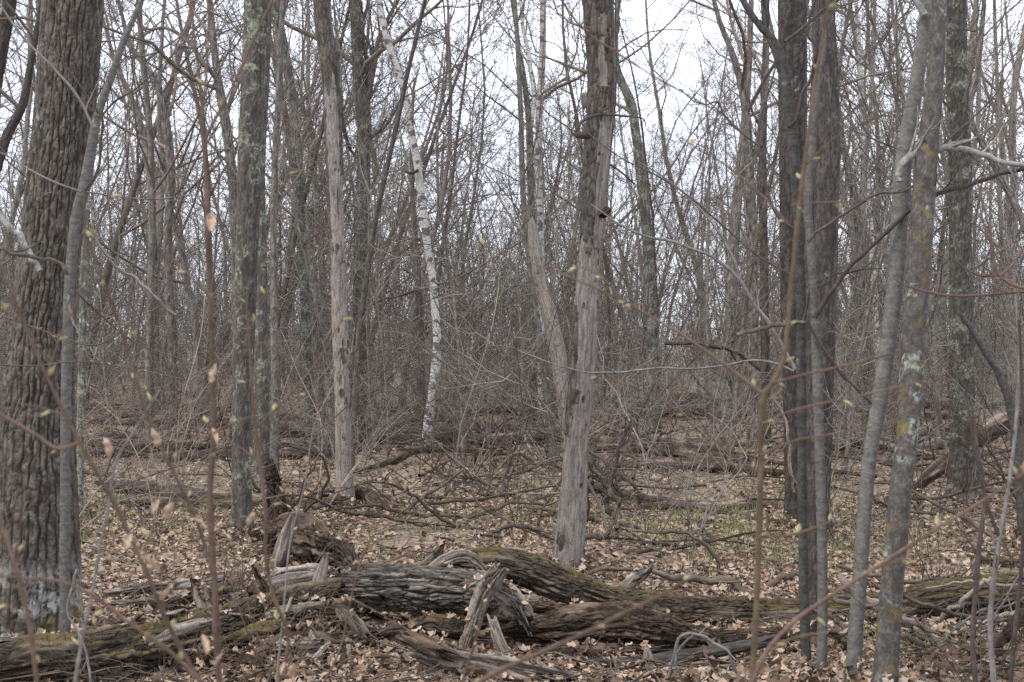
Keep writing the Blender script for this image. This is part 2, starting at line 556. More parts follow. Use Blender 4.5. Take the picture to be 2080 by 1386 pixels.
M['birch'] = birch_mat()
M['leaf'] = leaf_mat('dead_leaf', [(0.0, (0.20, 0.122, 0.072)), (0.14, (0.395, 0.295, 0.21)), (0.3, (0.285, 0.19, 0.125)), (0.44, (0.405, 0.32, 0.25)), (0.56, (0.085, 0.055, 0.038)), (0.66, (0.16, 0.095, 0.055)), (0.78, (0.365, 0.27, 0.195)), (0.9, (0.30, 0.26, 0.215)), (1.0, (0.13, 0.08, 0.052))])
M['leaf_held'] = leaf_mat('clinging_leaf', [(0.0, (0.30, 0.19, 0.12)), (0.5, (0.38, 0.28, 0.205)), (1.0, (0.27, 0.14, 0.08))])
M['bud'] = leaf_mat('opening_bud', [(0.0, (0.25, 0.225, 0.105)), (0.5, (0.32, 0.29, 0.15)), (1.0, (0.28, 0.215, 0.12))])
M['redbud'] = leaf_mat('red_bud', [(0.0, (0.28, 0.09, 0.07)), (1.0, (0.20, 0.06, 0.05))])
M['grass'] = leaf_mat('grass_blade', [(0.0, (0.115, 0.155, 0.045)), (0.4, (0.19, 0.21, 0.075)), (0.7, (0.33, 0.29, 0.15)), (1.0, (0.13, 0.175, 0.05))])
M['moss'] = bark_mat('moss_cushion', (0.13, 0.115, 0.03), (0.06, 0.055, 0.016), stretch=1, scale=30, lichen=0, bump=1.0, bdist=0.012)


def ground_mat():
    m, t, p = mat_new('leaf_litter_ground')
    N = NT(t)
    tcn = t.nodes.new('ShaderNodeTexCoord')
    v = tcn.outputs['Object']
    warp = N.vm('ADD', v, N.vm('MULTIPLY', N.vm('ADD', N.noise(v, 9, 3), (0, 0, 0)), (0.06, 0.09, 0)))
    vc = N.voro(warp, 23, 'F1', 'Color')
    cell = N.sep(vc)[0]
    vd = N.voro(warp, 23, 'F1', 'Distance')
    c = N.ramp(cell, [(0.0, (0.085, 0.06, 0.045)), (0.25, (0.235, 0.175, 0.125)), (0.5, (0.14, 0.098, 0.07)), (0.75, (0.33, 0.26, 0.195)), (1.0, (0.175, 0.125, 0.09))])
    n = N.noise(v, 40, 5, 0.65)
    c = N.mix(0.7, c, N.mix(n, 0.5, 1.4), 'MULTIPLY')
    big = N.noise(v, 0.45, 4, 0.6)
    c = N.mix(N.ma('MULTIPLY', N.step(big, 0.54, 0.66), 0.5), c, (0.17, 0.165, 0.075))
    mid = N.noise(v, 1.7, 4, 0.6)
    c = N.mix(N.ma('MULTIPLY', N.step(mid, 0.50, 0.68), 0.55), c, (0.085, 0.06, 0.045))
    t.links.new(c, p.inputs['Base Color'])
    p.inputs['Roughness'].default_value = 0.95
    h = N.ma('ADD', N.ma('MULTIPLY', vd, 0.6), N.ma('MULTIPLY', n, 0.5))
    t.links.new(N.bump(h, 0.8, 0.03), p.inputs['Normal'])
    return m


M['ground'] = ground_mat()

# ------------------------------------------------------------------ ground
def ground():
    ys = np.concatenate([np.linspace(-6, 3, 10), np.linspace(3.4, 24, 120), np.geomspace(24.6, 420, 70)])
    mb = MB()
    nx = 161
    V = []
    for y in ys:
        half = max(14, abs(y) * 0.9 + 10)
        u = np.linspace(-1, 1, nx)
        x = half * np.sign(u) * np.abs(u) ** 1.5
        V.append(np.stack([x, np.full(nx, y), H(x, y)], 1))
    V = np.array(V)
    rough = 0.03 * fbm(np.stack([V[..., 0] * 2.2, V[..., 1] * 2.2, V[..., 0] * 0], -1), 4, 3) * (V[..., 1] < 40)
    V[..., 2] += rough
    n = len(ys)
    i, j = np.meshgrid(np.arange(n - 1), np.arange(nx - 1), indexing='ij')
    Q = np.stack([i * nx + j, i * nx + j + 1, (i + 1) * nx + j + 1, (i + 1) * nx + j], -1)
    mb.add(V, Q, None, V)
    g = mb.build('ground', M['ground'])
    return tag(g, 'flat forest floor of brown leaf litter under the trees', None, None, 'structure')


GROUND = ground()

# ------------------------------------------------------------------ bark relief on the near stems
def voro_cyl(u, s, n, ph, seed, wu=0.5, wv=0.6):
    """F2-F1 of jittered cells wrapped round a stem: u in 0..1, s metres, n cells round, ph tall."""
    ang = 2 * PI * u
    q = np.stack([np.cos(ang) * n / 7, np.sin(ang) * n / 7, s / ph * 0.9], -1)
    iu = u * n + wu * vn(q, seed + 5) + 0.4 * wu * vn(q * 3.1, seed + 6)
    iv = s / ph + wv * vn(q, seed + 9)
    f1 = np.full(u.shape, 9.0)
    f2 = np.full(u.shape, 9.0)
    bu, bv = np.floor(iu).astype(np.int64), np.floor(iv).astype(np.int64)
    for du in (-1, 0, 1):
        for dv in (-1, 0, 1):
            cu, cv = bu + du, bv + dv
            k = ((cu % n) * 73856093 + cv * 19349663 + seed * 83492791) & 0xffffffff
            k = ((k ^ (k >> 13)) * 1274126177) & 0xffffffff
            jx = (k & 0xffff) / 65536.0
            jy = ((k >> 16) & 0xffff) / 65536.0
            d = np.hypot(cu + 0.15 + 0.7 * jx - iu, cv + jy - iv)
            f2 = np.where(d < f1, f1, np.minimum(f2, d))
            f1 = np.minimum(f1, d)
    return f2 - f1


def furrowed(cw=0.035, ch=0.16, depth=0.01, width=0.26, rough=0.25, wu=0.5, prof=0.8, lines=0.0):
    def fn(u, s, r0, seed):
        n = max(5, int(round(2 * PI * r0 / cw)))
        g = voro_cyl(u, s, n, ch, seed, wu)
        m = sstep(0.02, width, g)
        a = 2 * PI * u
        q = np.stack([np.cos(a) * r0, np.sin(a) * r0, s], -1)
        if lines:                              # long wavering furrows that run with the stem
            qa = np.stack([np.cos(a) * n / 9, np.sin(a) * n / 9, s * 5.5], -1)
            x = u * n + 0.75 * vn(qa, seed + 61) + 0.28 * vn(qa * 3.2, seed + 62)
            dl = np.abs(x - np.round(x))
            wl = 0.11 + 0.05 * vn(qa * 1.7, seed + 63)
            gap = sstep(0.45, 0.7, vn(qa * [1, 1, 1.6], seed + 64))
            ml = np.maximum(sstep(wl * 0.35, wl * 1.6, dl), gap)
            m = np.minimum(ml, 1 - lines * (1 - m))
        # short cross cracks break the ridges into plates
        cn_ = np.abs(vn(np.stack([q[..., 0] * 30, q[..., 1] * 30, s * 16], -1), seed + 31))
        m2 = 1 - 0.75 * sstep(0.10, 0.03, cn_)
        rr = fbm(q * [52, 52, 40], 3, seed + 2)
        hgt = (m * m2) ** prof
        return depth * (hgt - 1 + rough * rr), np.clip(1 - m, 0, 1), np.zeros_like(m)
    return fn


def smooth(amp=0.0015):
    def fn(u, s, r0, seed):
        a = 2 * PI * u
        q = np.stack([np.cos(a) * r0, np.sin(a) * r0, s], -1)
        d = amp * fbm(q * [30, 30, 60], 3, seed) + 0.05 * r0 * vn(q * [8, 8, 6], seed + 4)
        ring = sstep(0.55, 0.7, vn(np.stack([a * 0.7, s * 0, s * 34], -1), seed + 7))
        return d + ring * amp, ring * 0.35, np.zeros_like(d)
    return fn


def streaks(q, seed, r0):
    d = fbm(q * [38, 38, 2.2], 3, seed)
    w = 0.05 * vn(q * [9, 9, 4], seed + 2)[..., None]
    ck = sstep(0.52, 0.70, vn(q * [46, 46, 3.5] + w * 14, seed + 3)) * sstep(0.05, 0.5, vn(q * [7, 7, 3], seed + 8))
    return d, ck


def snag(mask_fn, bark_depth=0.012, cw=0.03, ch=0.12):
    fb = furrowed(cw, ch, 0.007, 0.3)
    def fn(u, s, r0, seed):
        a = 2 * PI * u
        q = np.stack([np.cos(a) * r0, np.sin(a) * r0, s], -1)
        d0, ck = streaks(q, seed, r0)
        db, fb_, _ = fb(u, s, r0, seed)
        bark = mask_fn(a, -np.cos(a), np.sin(a), s, q, seed)
        bark = sstep(0.45, 0.55, bark)
        scrap = sstep(0.74, 0.78, vn(q * [13, 13, 6], seed + 71) + 0.35 * vn(q * [40, 40, 25], seed + 72)) * (1 - bark)
        bark = np.maximum(bark, scrap)
        rg = np.random.default_rng(seed)
        pit = np.zeros_like(d0)
        for _ in range(12):
            ta, ts, pr = rg.uniform(0, PI), rg.uniform(0.2, 4.4), rg.uniform(0.004, 0.011)
            dd = np.hypot((np.angle(np.exp(1j * (a - ta)))) * r0, (s - ts) * rg.uniform(0.4, 0.9))
            pit = np.maximum(pit, sstep(pr * 1.3, pr * 0.7, dd))
        big = fbm(q * [10, 10, 3.5], 3, seed + 77)
        disp = (1 - bark) * (0.006 * d0 + 0.007 * big - 0.014 * ck) + bark * (np.where(scrap > 0.4, 0.4, 1) * bark_depth + db) - 0.016 * pit
        return disp, np.maximum(np.where(bark > 0.5, fb_, ck), pit), 1 - bark
    return fn


def stem_path(path, D):
    pts = []
    for t in path:
        d = t[3] if len(t) > 3 else D
        pts.append([*W(t[0], t[1], d), 0.5 * t[2] * d / F])
    return np.array(pts)


def hero_tube(mb, pts, rings, S, relief, seed, mat=0, flare=0.0, ext=None, s_dense=None, cap0=False, cap1=False, lump=0.04, zground=None, oval=None):
    """Stem with modelled bark: pts rows are x, y, z, radius."""
    C = resample(pts, rings)
    if ext is not None:
        C = np.concatenate([C, ext])
    P, R = C[:, :3], np.maximum(C[:, 3], 0.003)
    s = np.concatenate([[0], np.cumsum(np.linalg.norm(np.diff(P, axis=0), axis=1))])
    r0 = float(np.mean(C[:rings, 3]))
    th = 2 * PI * np.arange(S) / S
    u = np.broadcast_to(th / (2 * PI), (len(P), S))
    ss = np.broadcast_to(s[:, None], (len(P), S))
    RR = np.repeat(R[:, None], S, 1)
    q = np.stack([np.cos(th)[None] * np.ones_like(ss), np.sin(th)[None] * np.ones_like(ss), ss / max(r0 * 6, 0.05)], -1)
    RR = RR * (1 + lump * fbm(q * 1.3, 2, seed + 40))
    if oval is not None:
        RR = RR * (1 + oval * np.cos(2 * th)[None])
    if flare:
        hh = ss
        lob = 0.6 + 0.4 * np.cos(th * 5 + seed) + 0.3 * np.cos(th * 3 + 2 * seed)
        RR = RR * (1 + flare * np.exp(-(hh / (1.5 * r0 + 0.05))) * lob)
    disp, fur, bare = relief(u, ss, r0, seed)
    if ext is not None:
        k = len(ext)
        disp = disp.copy()
        disp[-k:] *= 0.3
    RR = np.maximum(RR + disp, 0.15 * R[:, None])
    K = np.stack([fur, bare, np.zeros_like(fur)], -1)
    if zground is not None:               # moss creeping up the foot
        K[..., 2] = sstep(0.34, 0.0, ss + 0.22 * vn(q * [1.5, 1.5, 3], seed + 50) + 0.14 * np.cos(th)[None]) * zground
    V = mb.tubes(P, RR[None], S, mat, K, cap0, cap1, 1.5)
    return C


# ------------------------------------------------------------------ branching
def kids(P, R, n, t0, t1, ang, lf, rf, N, wig, up, rg, fixlen=None, rmin=0.0015, tpow=0.6):
    B, Np, _ = P.shape
    idx = np.repeat(np.arange(B), n)
    t = t0 + (t1 - t0) * ((np.tile(np.arange(n), B) + rg.random(B * n)) / n)
    fi = np.clip(t * (Np - 1), 0, Np - 1.001)
    i0 = fi.astype(int)
    fr = (fi - i0)[:, None]
    pos = P[idx, i0] * (1 - fr) + P[idx, i0 + 1] * fr
    tan = unit(P[idx, i0 + 1] - P[idx, i0])
    rp = R[idx, i0] * (1 - fr[:, 0]) + R[idx, i0 + 1] * fr[:, 0]
    q = rg.normal(size=(B * n, 3))
    q = unit(q - (q * tan).sum(1, keepdims=True) * tan)
    a = rg.uniform(ang[0], ang[1], B * n)[:, None]
    d = np.cos(a) * tan + np.sin(a) * q
    pl = np.linalg.norm(np.diff(P, axis=1), axis=2).sum(1)[idx] if fixlen is None else fixlen
    L = pl * rg.uniform(lf[0], lf[1], B * n) * (1 - tpow * (t - t0) / max(t1 - t0, 1e-6))
    st = (L / (N - 1))[:, None]
    pts = [pos]
    for k in range(N - 1):
        d = unit(d + wig * rg.normal(size=d.shape) + np.array([0, 0, up]))
        pts.append(pts[-1] + d * st)
    Pn = np.stack(pts, 1)
    r = np.maximum(rp * rf, rmin)[:, None] * np.linspace(1, 0.22, N)[None]
    return Pn, np.maximum(r, rmin * 0.6)


def crown_mesh(P, R, levels, rg, rmin=0.0015):
    """Limbs and twigs grown from a stem path; levels: list of (n,t0,t1,ang,lf,rf,N,wig,up,S[,fixlen])."""
    mb = MB()
    P, R = P[None], R[None]
    for lv in levels:
        n, t0, t1, ang, lf, rf, N, wig, up, S = lv[:10]
        P, R = kids(P, R, n, t0, t1, ang, lf, rf, N, wig, up, rg, lv[10] if len(lv) > 10 else None, rmin)
        mb.tubes(P, R, S)
    return mb


def extend_up(pts, htot, n=14, rg=rng, rtop=0.02, wig=0.05):
    """Rows x,y,z,r carrying a stem on above the last point."""
    p, r = pts[-1, :3].copy(), pts[-1, 3]
    d = unit(pts[-1, :3] - pts[-2, :3])
    L = max(htot - p[2], 1.0)
    out = []
    for k in range(n):
        d = unit(d + wig * rg.normal(size=3) * [1, 1, 0.3] + np.array([0, 0, 0.10]))
        p = p + d * L / n
        out.append([*p, r + (rtop - r) * (k + 1) / n])
    return np.array(out)


OAKISH = [(9, 0.12, 0.97, (0.6, 1.15), (0.34, 0.5), 0.52, 9, 0.20, 0.05, 5),
          (6, 0.2, 0.98, (0.5, 1.0), (0.4, 0.6), 0.55, 7, 0.22, 0.04, 4),
          (5, 0.2, 0.98, (0.5, 1.0), (0.4, 0.65), 0.55, 5, 0.22, 0.03, 3),
          (4, 0.2, 0.98, (0.5, 1.0), (0.4, 0.7), 0.6, 4, 0.2, 0.03, 3)]


FEET = []


def tree(name, label, cat, D, path, mat, relief, S=44, rings=240, height=16.0, flare=0.3, levels=OAKISH, crown_from=0, seed=1,
         broken=False, foot=None, limbmat='twig', group=None):
    pts = stem_path(path, D)
    base = pts[0]
    g = float(H(base[0], base[1]))
    low = base.copy()
    dirn = (pts[0, :3] - pts[1, :3])
    if base[2] > g - 0.06:
        k = (base[2] - (g - 0.10)) / max(-dirn[2], 1e-3)
        low[:3] = base[:3] + dirn * min(k, 1.2)
        low[2] = g - 0.10
        pts = np.concatenate([[low], pts])
    rg = np.random.default_rng(seed)
    root = thing(name, label, cat, (low[0], low[1], g), group)
    FEET.append((low[0], low[1], base[3]))
    ext = None if broken else extend_up(pts, height, rg=rg)
    mb = MB()
    C = hero_tube(mb, pts, rings, S, relief, seed, 0, flare, ext, cap1=broken, zground=foot)
    mb.build('trunk', M[mat], root)
    if not broken and levels:
        full = np.concatenate([C[crown_from:rings:6], ext]) if crown_from else ext
        cm = crown_mesh(full[:, :3], full[:, 3], levels, rg)
        cm.build('crown', M[limbmat], root)
    root['_c'] = 0
    del root['_c']
    return root, C


def limb(root, path, D, mat='limb', S=8, n=30, seed=3, twigs=0, name='limb', wob=0.0, tl=0.5, tmat=None):
    """A branch of a tree drawn through points; twigs > 0 adds side shoots in the same mesh."""
    pts = stem_path(path, D)
    C = resample(pts, n)
    rg = np.random.default_rng(seed)
    C[:, :3] += wob * C[:, 3:4] * np.stack([vn(np.stack([np.arange(n) * 0.45, np.full(n, k), np.full(n, seed)], -1), seed) for k in range(3)], -1)
    R = np.maximum(C[:, 3], 0.001)
    R = R * (1 + 0.10 * vn(np.stack([np.arange(n) * 0.9, np.full(n, 1.0), np.full(n, seed)], -1), seed))
    mb = MB()
    mb.tubes(C[:, :3], R, S, cap1=R[-1] > 0.006)
    if twigs:
        P1, R1 = kids(C[None, :, :3], R[None], twigs, 0.12, 0.98, (0.5, 1.0), (0.5, 1.0), 0.55, 7, 0.14, 0.04, rg, fixlen=tl, rmin=0.0012)
        mb.tubes(P1, R1, 4)
        P2, R2 = kids(P1, R1, 3, 0.25, 0.95, (0.5, 0.9), (0.3, 0.6), 0.6, 5, 0.14, 0.03, rg, rmin=0.001)
        mb.tubes(P2, R2, 3)
    if root is None:
        return mb, C
    return mb.build(name, M[mat], root), C


# ------------------------------------------------------------------ the standing trees one can tell apart
big_oak, oakC = tree('oak_tree', 'massive deeply furrowed oak trunk with white lichen crust near its foot', 'tree', 7.7,
    [(70, 1300, 186), (70, 1230, 182), (70, 1100, 176), (72, 950, 160), (78, 800, 142), (92, 600, 124), (113, 400, 120), (134, 200, 121), (148, 0, 122), (153, -70, 121)],
    'oak', furrowed(0.037, 0.16, 0.015, 0.15, 0.36, 0.4, 0.5, 0.62), S=210, rings=520, height=17, flare=0.28, seed=5, foot=1.0)
s1, _ = tree('maple_tree', 'slim smooth grey tree pressed against the right side of the massive oak', 'tree', 7.25,
    [(132, 1290, 22), (132, 1100, 21), (133, 900, 20), (137, 700, 21), (146, 520, 22), (160, 420, 23), (172, 380, 24), (184, 310, 20), (200, 230, 17), (225, 160, 15), (247, 95, 13), (268, 45, 11), (290, -5, 10), (315, -60, 9)],
    'maple', smooth(), S=24, rings=170, height=8, flare=0.1, seed=6, levels=OAKISH[:3])
limb(s1, [(173, 384, 8), (186, 370, 7), (200, 340, 6), (204, 290, 6), (206, 236, 5), (195, 222, 4), (160, 170, 4), (120, 115, 3.5), (85, 55, 3), (60, 0, 3)], 7.1, 'stem_dark', 6, 30, 31, 3, tl=0.4)
limb(s1, [(206, 236, 4), (235, 205, 4), (270, 185, 3), (310, 150, 2.5), (370, 95, 2)], 7.1, 'stem_dark', 5, 18, 32, 4, tl=0.3)
limb(s1, [(165, 390, 6), (110, 370, 5), (60, 345, 4), (0, 310, 4), (-40, 300, 3)], 7.0, 'stem_grey', 6, 20, 33, 4, tl=0.3)
limb(s1, [(190, 260, 6), (160, 200, 6), (100, 130, 5), (50, 80, 5), (0, 10, 4)], 7.0, 'stem_grey', 6, 20, 34, 3, tl=0.4)
limb(s1, [(176, 390, 4), (240, 400, 3), (310, 405, 3), (390, 398, 2), (460, 405, 2)], 7.1, 'stem_grey', 5, 20, 35, 4, tl=0.2)
tree('forest_tree', 'pale lichen covered slender trunk just behind the massive oak', 'tree', 13.5,
    [(160, 1060, 17), (164, 850, 16), (168, 650, 15), (174, 450, 14), (180, 300, 12), (196, 150, 10), (205, -20, 9)], 'lichen', furrowed(0.03, 0.1, 0.003), S=16, rings=60, height=9, seed=8, flare=0.15)

t2, _ = tree('oak_tree', 'straight lichen spotted grey trunk, front one of the close pair left of the bare pole', 'tree', 11.8,
    [(491, 1108, 52), (491, 1060, 45), (492, 860, 41), (497, 650, 43), (503, 480, 46), (507, 300, 47), (514, 150, 47), (521, 0, 50), (524, -60, 50)],
    'oak2', furrowed(0.022, 0.09, 0.006), S=60, rings=300, height=17, seed=9, foot=0.3)
tree('oak_tree', 'grey trunk hidden partly behind the lichen trunk, back one of the close pair', 'tree', 17.0,
    [(533, 992, 36), (532, 900, 32), (531, 750, 32), (527, 550, 31), (524, 350, 30), (534, 150, 28), (541, 0, 26)], 'oak2', furrowed(0.024, 0.09, 0.005), S=40, rings=150, height=16, seed=10)
tree('forest_tree', 'lichen mottled trunk curving to the upper left beside the bare pole', 'tree', 25.0,
    [(632, 902, 26), (628, 800, 22), (620, 620, 20), (611, 450, 19), (602, 310, 19), (594, 210, 19), (577, 100, 19), (562, 10, 17), (556, -50, 16)], 'lichen', furrowed(0.03, 0.1, 0.004), S=22, rings=110, height=17, seed=12, crown_from=60, flare=0.2)
tree('forest_tree', 'thin brown trunk leaning left behind the lichen mottled curved trunk', 'tree', 27.0,
    [(656, 892, 20), (648, 780, 17), (632, 620, 14), (612, 480, 12), (592, 330, 12), (578, 240, 12), (561, 140, 11), (543, 50, 10), (535, -20, 9)], 'forest', furrowed(0.03, 0.1, 0.003), S=16, rings=70, height=14, seed=13, flare=0.2)


def mask_pole(a, lat, front, s, q, seed):
    edge = 4.45 + 0.25 * vn(np.stack([a * 1.5, s * 0, s * 0], -1), seed)
    m = (s > edge).astype(float)
    strip = (lat > 0.72 + 0.15 * vn(q * [8, 8, 5], seed + 3)) & (s > 3.6)
    strip2 = (lat < -0.82 + 0.12 * vn(q * [8, 8, 5], seed + 4)) & (s > 2.6)
    return np.maximum(m, (strip | strip2).astype(float))


pole, _ = tree('dead_snag', 'bare pale barkless dead pole with bark left only at its top', 'dead tree', 14.8,
    [(701, 1036, 50), (700, 1010, 41), (699, 960, 35), (698, 900, 33), (694, 750, 33), (688, 600, 31), (683, 400, 29), (679, 300, 30), (674, 200, 32), (668, 120, 33), (657, 50, 31), (653, -50, 30)],
    'snag', snag(mask_pole), S=56, rings=340, height=9, seed=15, flare=0.32, levels=None, foot=0.25)

t5, t5C = tree('oak_tree', 'upright oak with crooked side limbs directly right of the bare pole', 'tree', 26.0,
    [(728, 908, 38), (728, 850, 33), (729, 750, 32), (732, 600, 30), (735, 430, 32), (739, 300, 28), (738, 240, 29), (728, 150, 23), (724, 60, 24), (722, -40, 24)],
    'oak2', furrowed(0.035, 0.13, 0.008), S=36, rings=160, height=18, seed=16, crown_from=100)
limb(t5, [(742, 215, 16), (755, 170, 13), (764, 120, 11), (774, 70, 10), (790, 38, 9), (806, 5, 7), (815, -40, 6)], 26, 'forest_dark', 6, 24, 41, 7, wob=0.6, tl=2.0)
limb(t5, [(736, 330, 9), (715, 310, 7), (704, 280, 6), (695, 230, 5), (690, 180, 4)], 26, 'forest_dark', 5, 20, 42, 6, wob=0.6, tl=1.2)
limb(t5, [(752, 290, 8), (757, 305, 9), (761, 325, 7), (769, 350, 3)], 25.8, 'forest_dark', 6, 10, 43, 0)
limb(t5, [(750, 285, 7), (775, 265, 7), (800, 230, 5), (818, 195, 4), (850, 150, 3)], 26, 'forest_dark', 5, 20, 44, 6, wob=0.5, tl=1.0)
limb(t5, [(742, 190, 10), (745, 120, 9), (738, 60, 8), (748, 0, 7)], 26.1, 'forest_dark', 5, 20, 45, 5, wob=0.5, tl=1.5)

birch, birchC = tree('birch_tree', 'leaning white birch with thin black marks standing alone mid wood', 'tree', 23.5,
    [(865, 924, 20), (868, 870, 19), (875, 819, 18), (882, 769, 18), (888, 690, 17), (884, 631, 16), (879, 570, 15), (869, 505, 15), (862, 444, 17), (854, 384, 16), (846, 323, 16), (836, 273, 15), (829, 222, 15), (816, 167, 15), (798, 116, 14), (783, 66, 14), (770, 0, 13), (762, -50, 12)],
    'birch', smooth(), S=20, rings=170, height=14, seed=18, flare=0.2, levels=OAKISH[:3])
limb(birch, [(850, 345, 7), (838, 352, 6), (822, 348, 5)], 23.4, 'stem_dark', 5, 8, 46)
limb(birch, [(846, 350, 5), (880, 345, 4), (905, 330, 4), (930, 318, 3), (960, 290, 2)], 23.5, 'stem_grey', 5, 16, 47, 5, wob=0.6, tl=0.6)
dstem, _ = tree('dead_tree', 'thin dark dead trunk with bare side sticks touching the white birch', 'dead tree', 24.2,
    [(858, 890, 20), (856, 800, 18), (854, 690, 17), (850, 580, 15), (843, 470, 11), (838, 380, 9), (836, 280, 8), (839, 200, 6), (843, 160, 4)], 'forest_dark', smooth(0.004), S=14, rings=90, seed=19, broken=True, flare=0.1)
for k, (pp) in enumerate([[(852, 585, 7), (815, 600, 6), (770, 612, 5), (730, 635, 4)], [(852, 570, 5), (820, 548, 4), (790, 540, 3), (760, 520, 2)], [(853, 640, 5), (830, 655, 4), (800, 650, 3), (770, 668, 2)],
                          [(858, 600, 6), (905, 600, 5), (950, 635, 5), (975, 680, 4), (985, 720, 3)], [(856, 650, 4), (890, 655, 3), (935, 648, 2), (975, 640, 2)], [(854, 720, 5), (825, 740, 5), (790, 770, 4), (755, 800, 3)],
                          [(848, 520, 4), (880, 500, 4), (910, 470, 3), (945, 430, 2)]]):
    limb(dstem, pp, 24.0, 'forest_dark', 5, 16, 50 + k, 5, wob=0.7, tl=0.7)


def mask_none(a, lat, front, s, q, seed):
    return sstep(0.62, 0.72, vn(q * [6, 6, 2.5], seed + 3)) * 0.9


lean, _ = tree('dead_snag', 'broken barkless dead trunk leaning left behind the tall main snag', 'dead tree', 20.0,
    [(1163, 960, 36), (1156, 890, 34), (1144, 800, 32), (1135, 730, 32), (1118, 650, 31), (1103, 590, 29), (1092, 540, 27), (1086, 495, 24), (1081, 462, 18), (1078, 443, 8)],
    'snag', snag(mask_none), S=36, rings=170, seed=21, broken=True, flare=0.1)


def mask_main(a, lat, front, s, q, seed):
    n = vn(np.stack([np.cos(a) * 3, np.sin(a) * 3, s * 5], -1), seed + 1)
    n2 = vn(np.stack([np.cos(a) * 8, np.sin(a) * 8, s * 11], -1), seed + 2)
    m = (s > 2.42 + 0.16 * n + 0.10 * n2)
    streak = (lat > 0.12 + 0.25 * n + 0.12 * n2) & (front > -0.2) & (s > 2.3) & (s < 3.40 + 0.2 * n2)
    top = (np.abs(lat - 0.1 - 0.15 * n) < 0.26 + 0.15 * n2) & (front > 0) & (s > 3.55) & (s < 4.0 + 0.1 * n)
    strip = (lat < -0.62 + 0.2 * n + 0.1 * n2) & (front > -0.6) & (s > 1.12 + 0.1 * n2) & (s < 2.0)
    return ((m & ~streak & ~top) | strip).astype(float)


main, mainC = tree('dead_snag', 'tall dead snag, bare grey below and ragged bark above, in the middle', 'dead tree', 10.0,
    [(1154, 1180, 64), (1156, 1120, 61), (1161, 1050, 58), (1165, 1000, 54), (1170, 900, 49), (1179, 800, 49), (1186, 700, 49), (1194, 570, 46), (1201, 480, 43), (1207, 400, 47), (1214, 290, 51), (1220, 200, 51), (1219, 100, 53), (1214, 0, 60), (1212, -60, 60)],
    'snag', snag(mask_main, 0.010), S=96, rings=460, height=8, seed=23, flare=0.26, levels=None)
limb(main, [(1200, 268, 24), (1186, 274, 17), (1176, 277, 12), (1167, 272, 7), (1175, 258, 6), (1186, 245, 6), (1205, 236, 6), (1226, 232, 6), (1255, 235, 5), (1285, 237, 4), (1308, 243, 3), (1312, 258, 2)], 9.85, 'stem_dark', 8, 40, 61, 0, name='dead_branch', wob=0.3)
limb(main, [(1226, 233, 4), (1222, 226, 4), (1232, 221, 3)], 9.84, 'stem_dark', 6, 8, 62, 0, name='dead_branch')
limb(main, [(1222, 436, 18), (1232, 430, 18), (1240, 424, 14)], 9.92, 'rotten', 10, 10, 63, 0, name='broken_stub', wob=0.5)
limb(main, [(1240, 335, 5), (1262, 350, 4), (1290, 375, 3)], 9.95, 'stem_dark', 6, 10, 64, 2, name='dead_branch', tl=0.2)
# loose bark flaps at the ragged edge
for (px, py, hgt, wd, dd) in ((1168, 770, 60, 9, 9.83), (1165, 735, 44, 7, 9.83), (1171, 690, 70, 8, 9.83), (1196, 498, 34, 16, 9.78), (1210, 492, 30, 12, 9.79), (1190, 470, 40, 12, 9.79), (1186, 205, 30, 12, 9.78), (1222, 55, 40, 16, 9.76), (1207, 45, 50, 14, 9.77)):
    mbp = MB()
    P0, P1 = W(px, py - hgt / 2, dd), W(px + rng.uniform(-3, 3), py + hgt / 2, dd - 0.03)
    row = []
    for t in np.linspace(0, 1, 6):
        c = P0 * (1 - t) + P1 * t
        ww = 0.5 * wd * dd / F * (0.5 + 0.6 * math.sin(PI * (0.15 + 0.8 * t)) + rng.uniform(-0.12, 0.12))
        for u in (-1, -0.3, 0.4, 1):
            row.append(c + np.array([ww * u + rng.uniform(-.002, .002), -0.012 * (1 - u * u) + rng.uniform(-.003, .003), 0]))
    V = np.array(row)
    Vb = V + np.array([0, 0.010, 0])
    Q = [[r * 4 + c, r * 4 + c + 1, r * 4 + c + 5, r * 4 + c + 4] for r in range(5) for c in range(3)]
    Q2 = [[x + 24 for x in q[::-1]] for q in Q]
    edge = [0, 1, 2, 3, 7, 11, 15, 19, 23, 22, 21, 20, 16, 12, 8, 4]
    Q3 = [[edge[k], edge[k] + 24, edge[(k + 1) % 16] + 24, edge[(k + 1) % 16]] for k in range(16)]
    mbp.add(np.concatenate([V, Vb]), Q + Q2 + Q3, None, np.concatenate([V, Vb]))
    mbp.build('bark_flap', M['snag'], main)

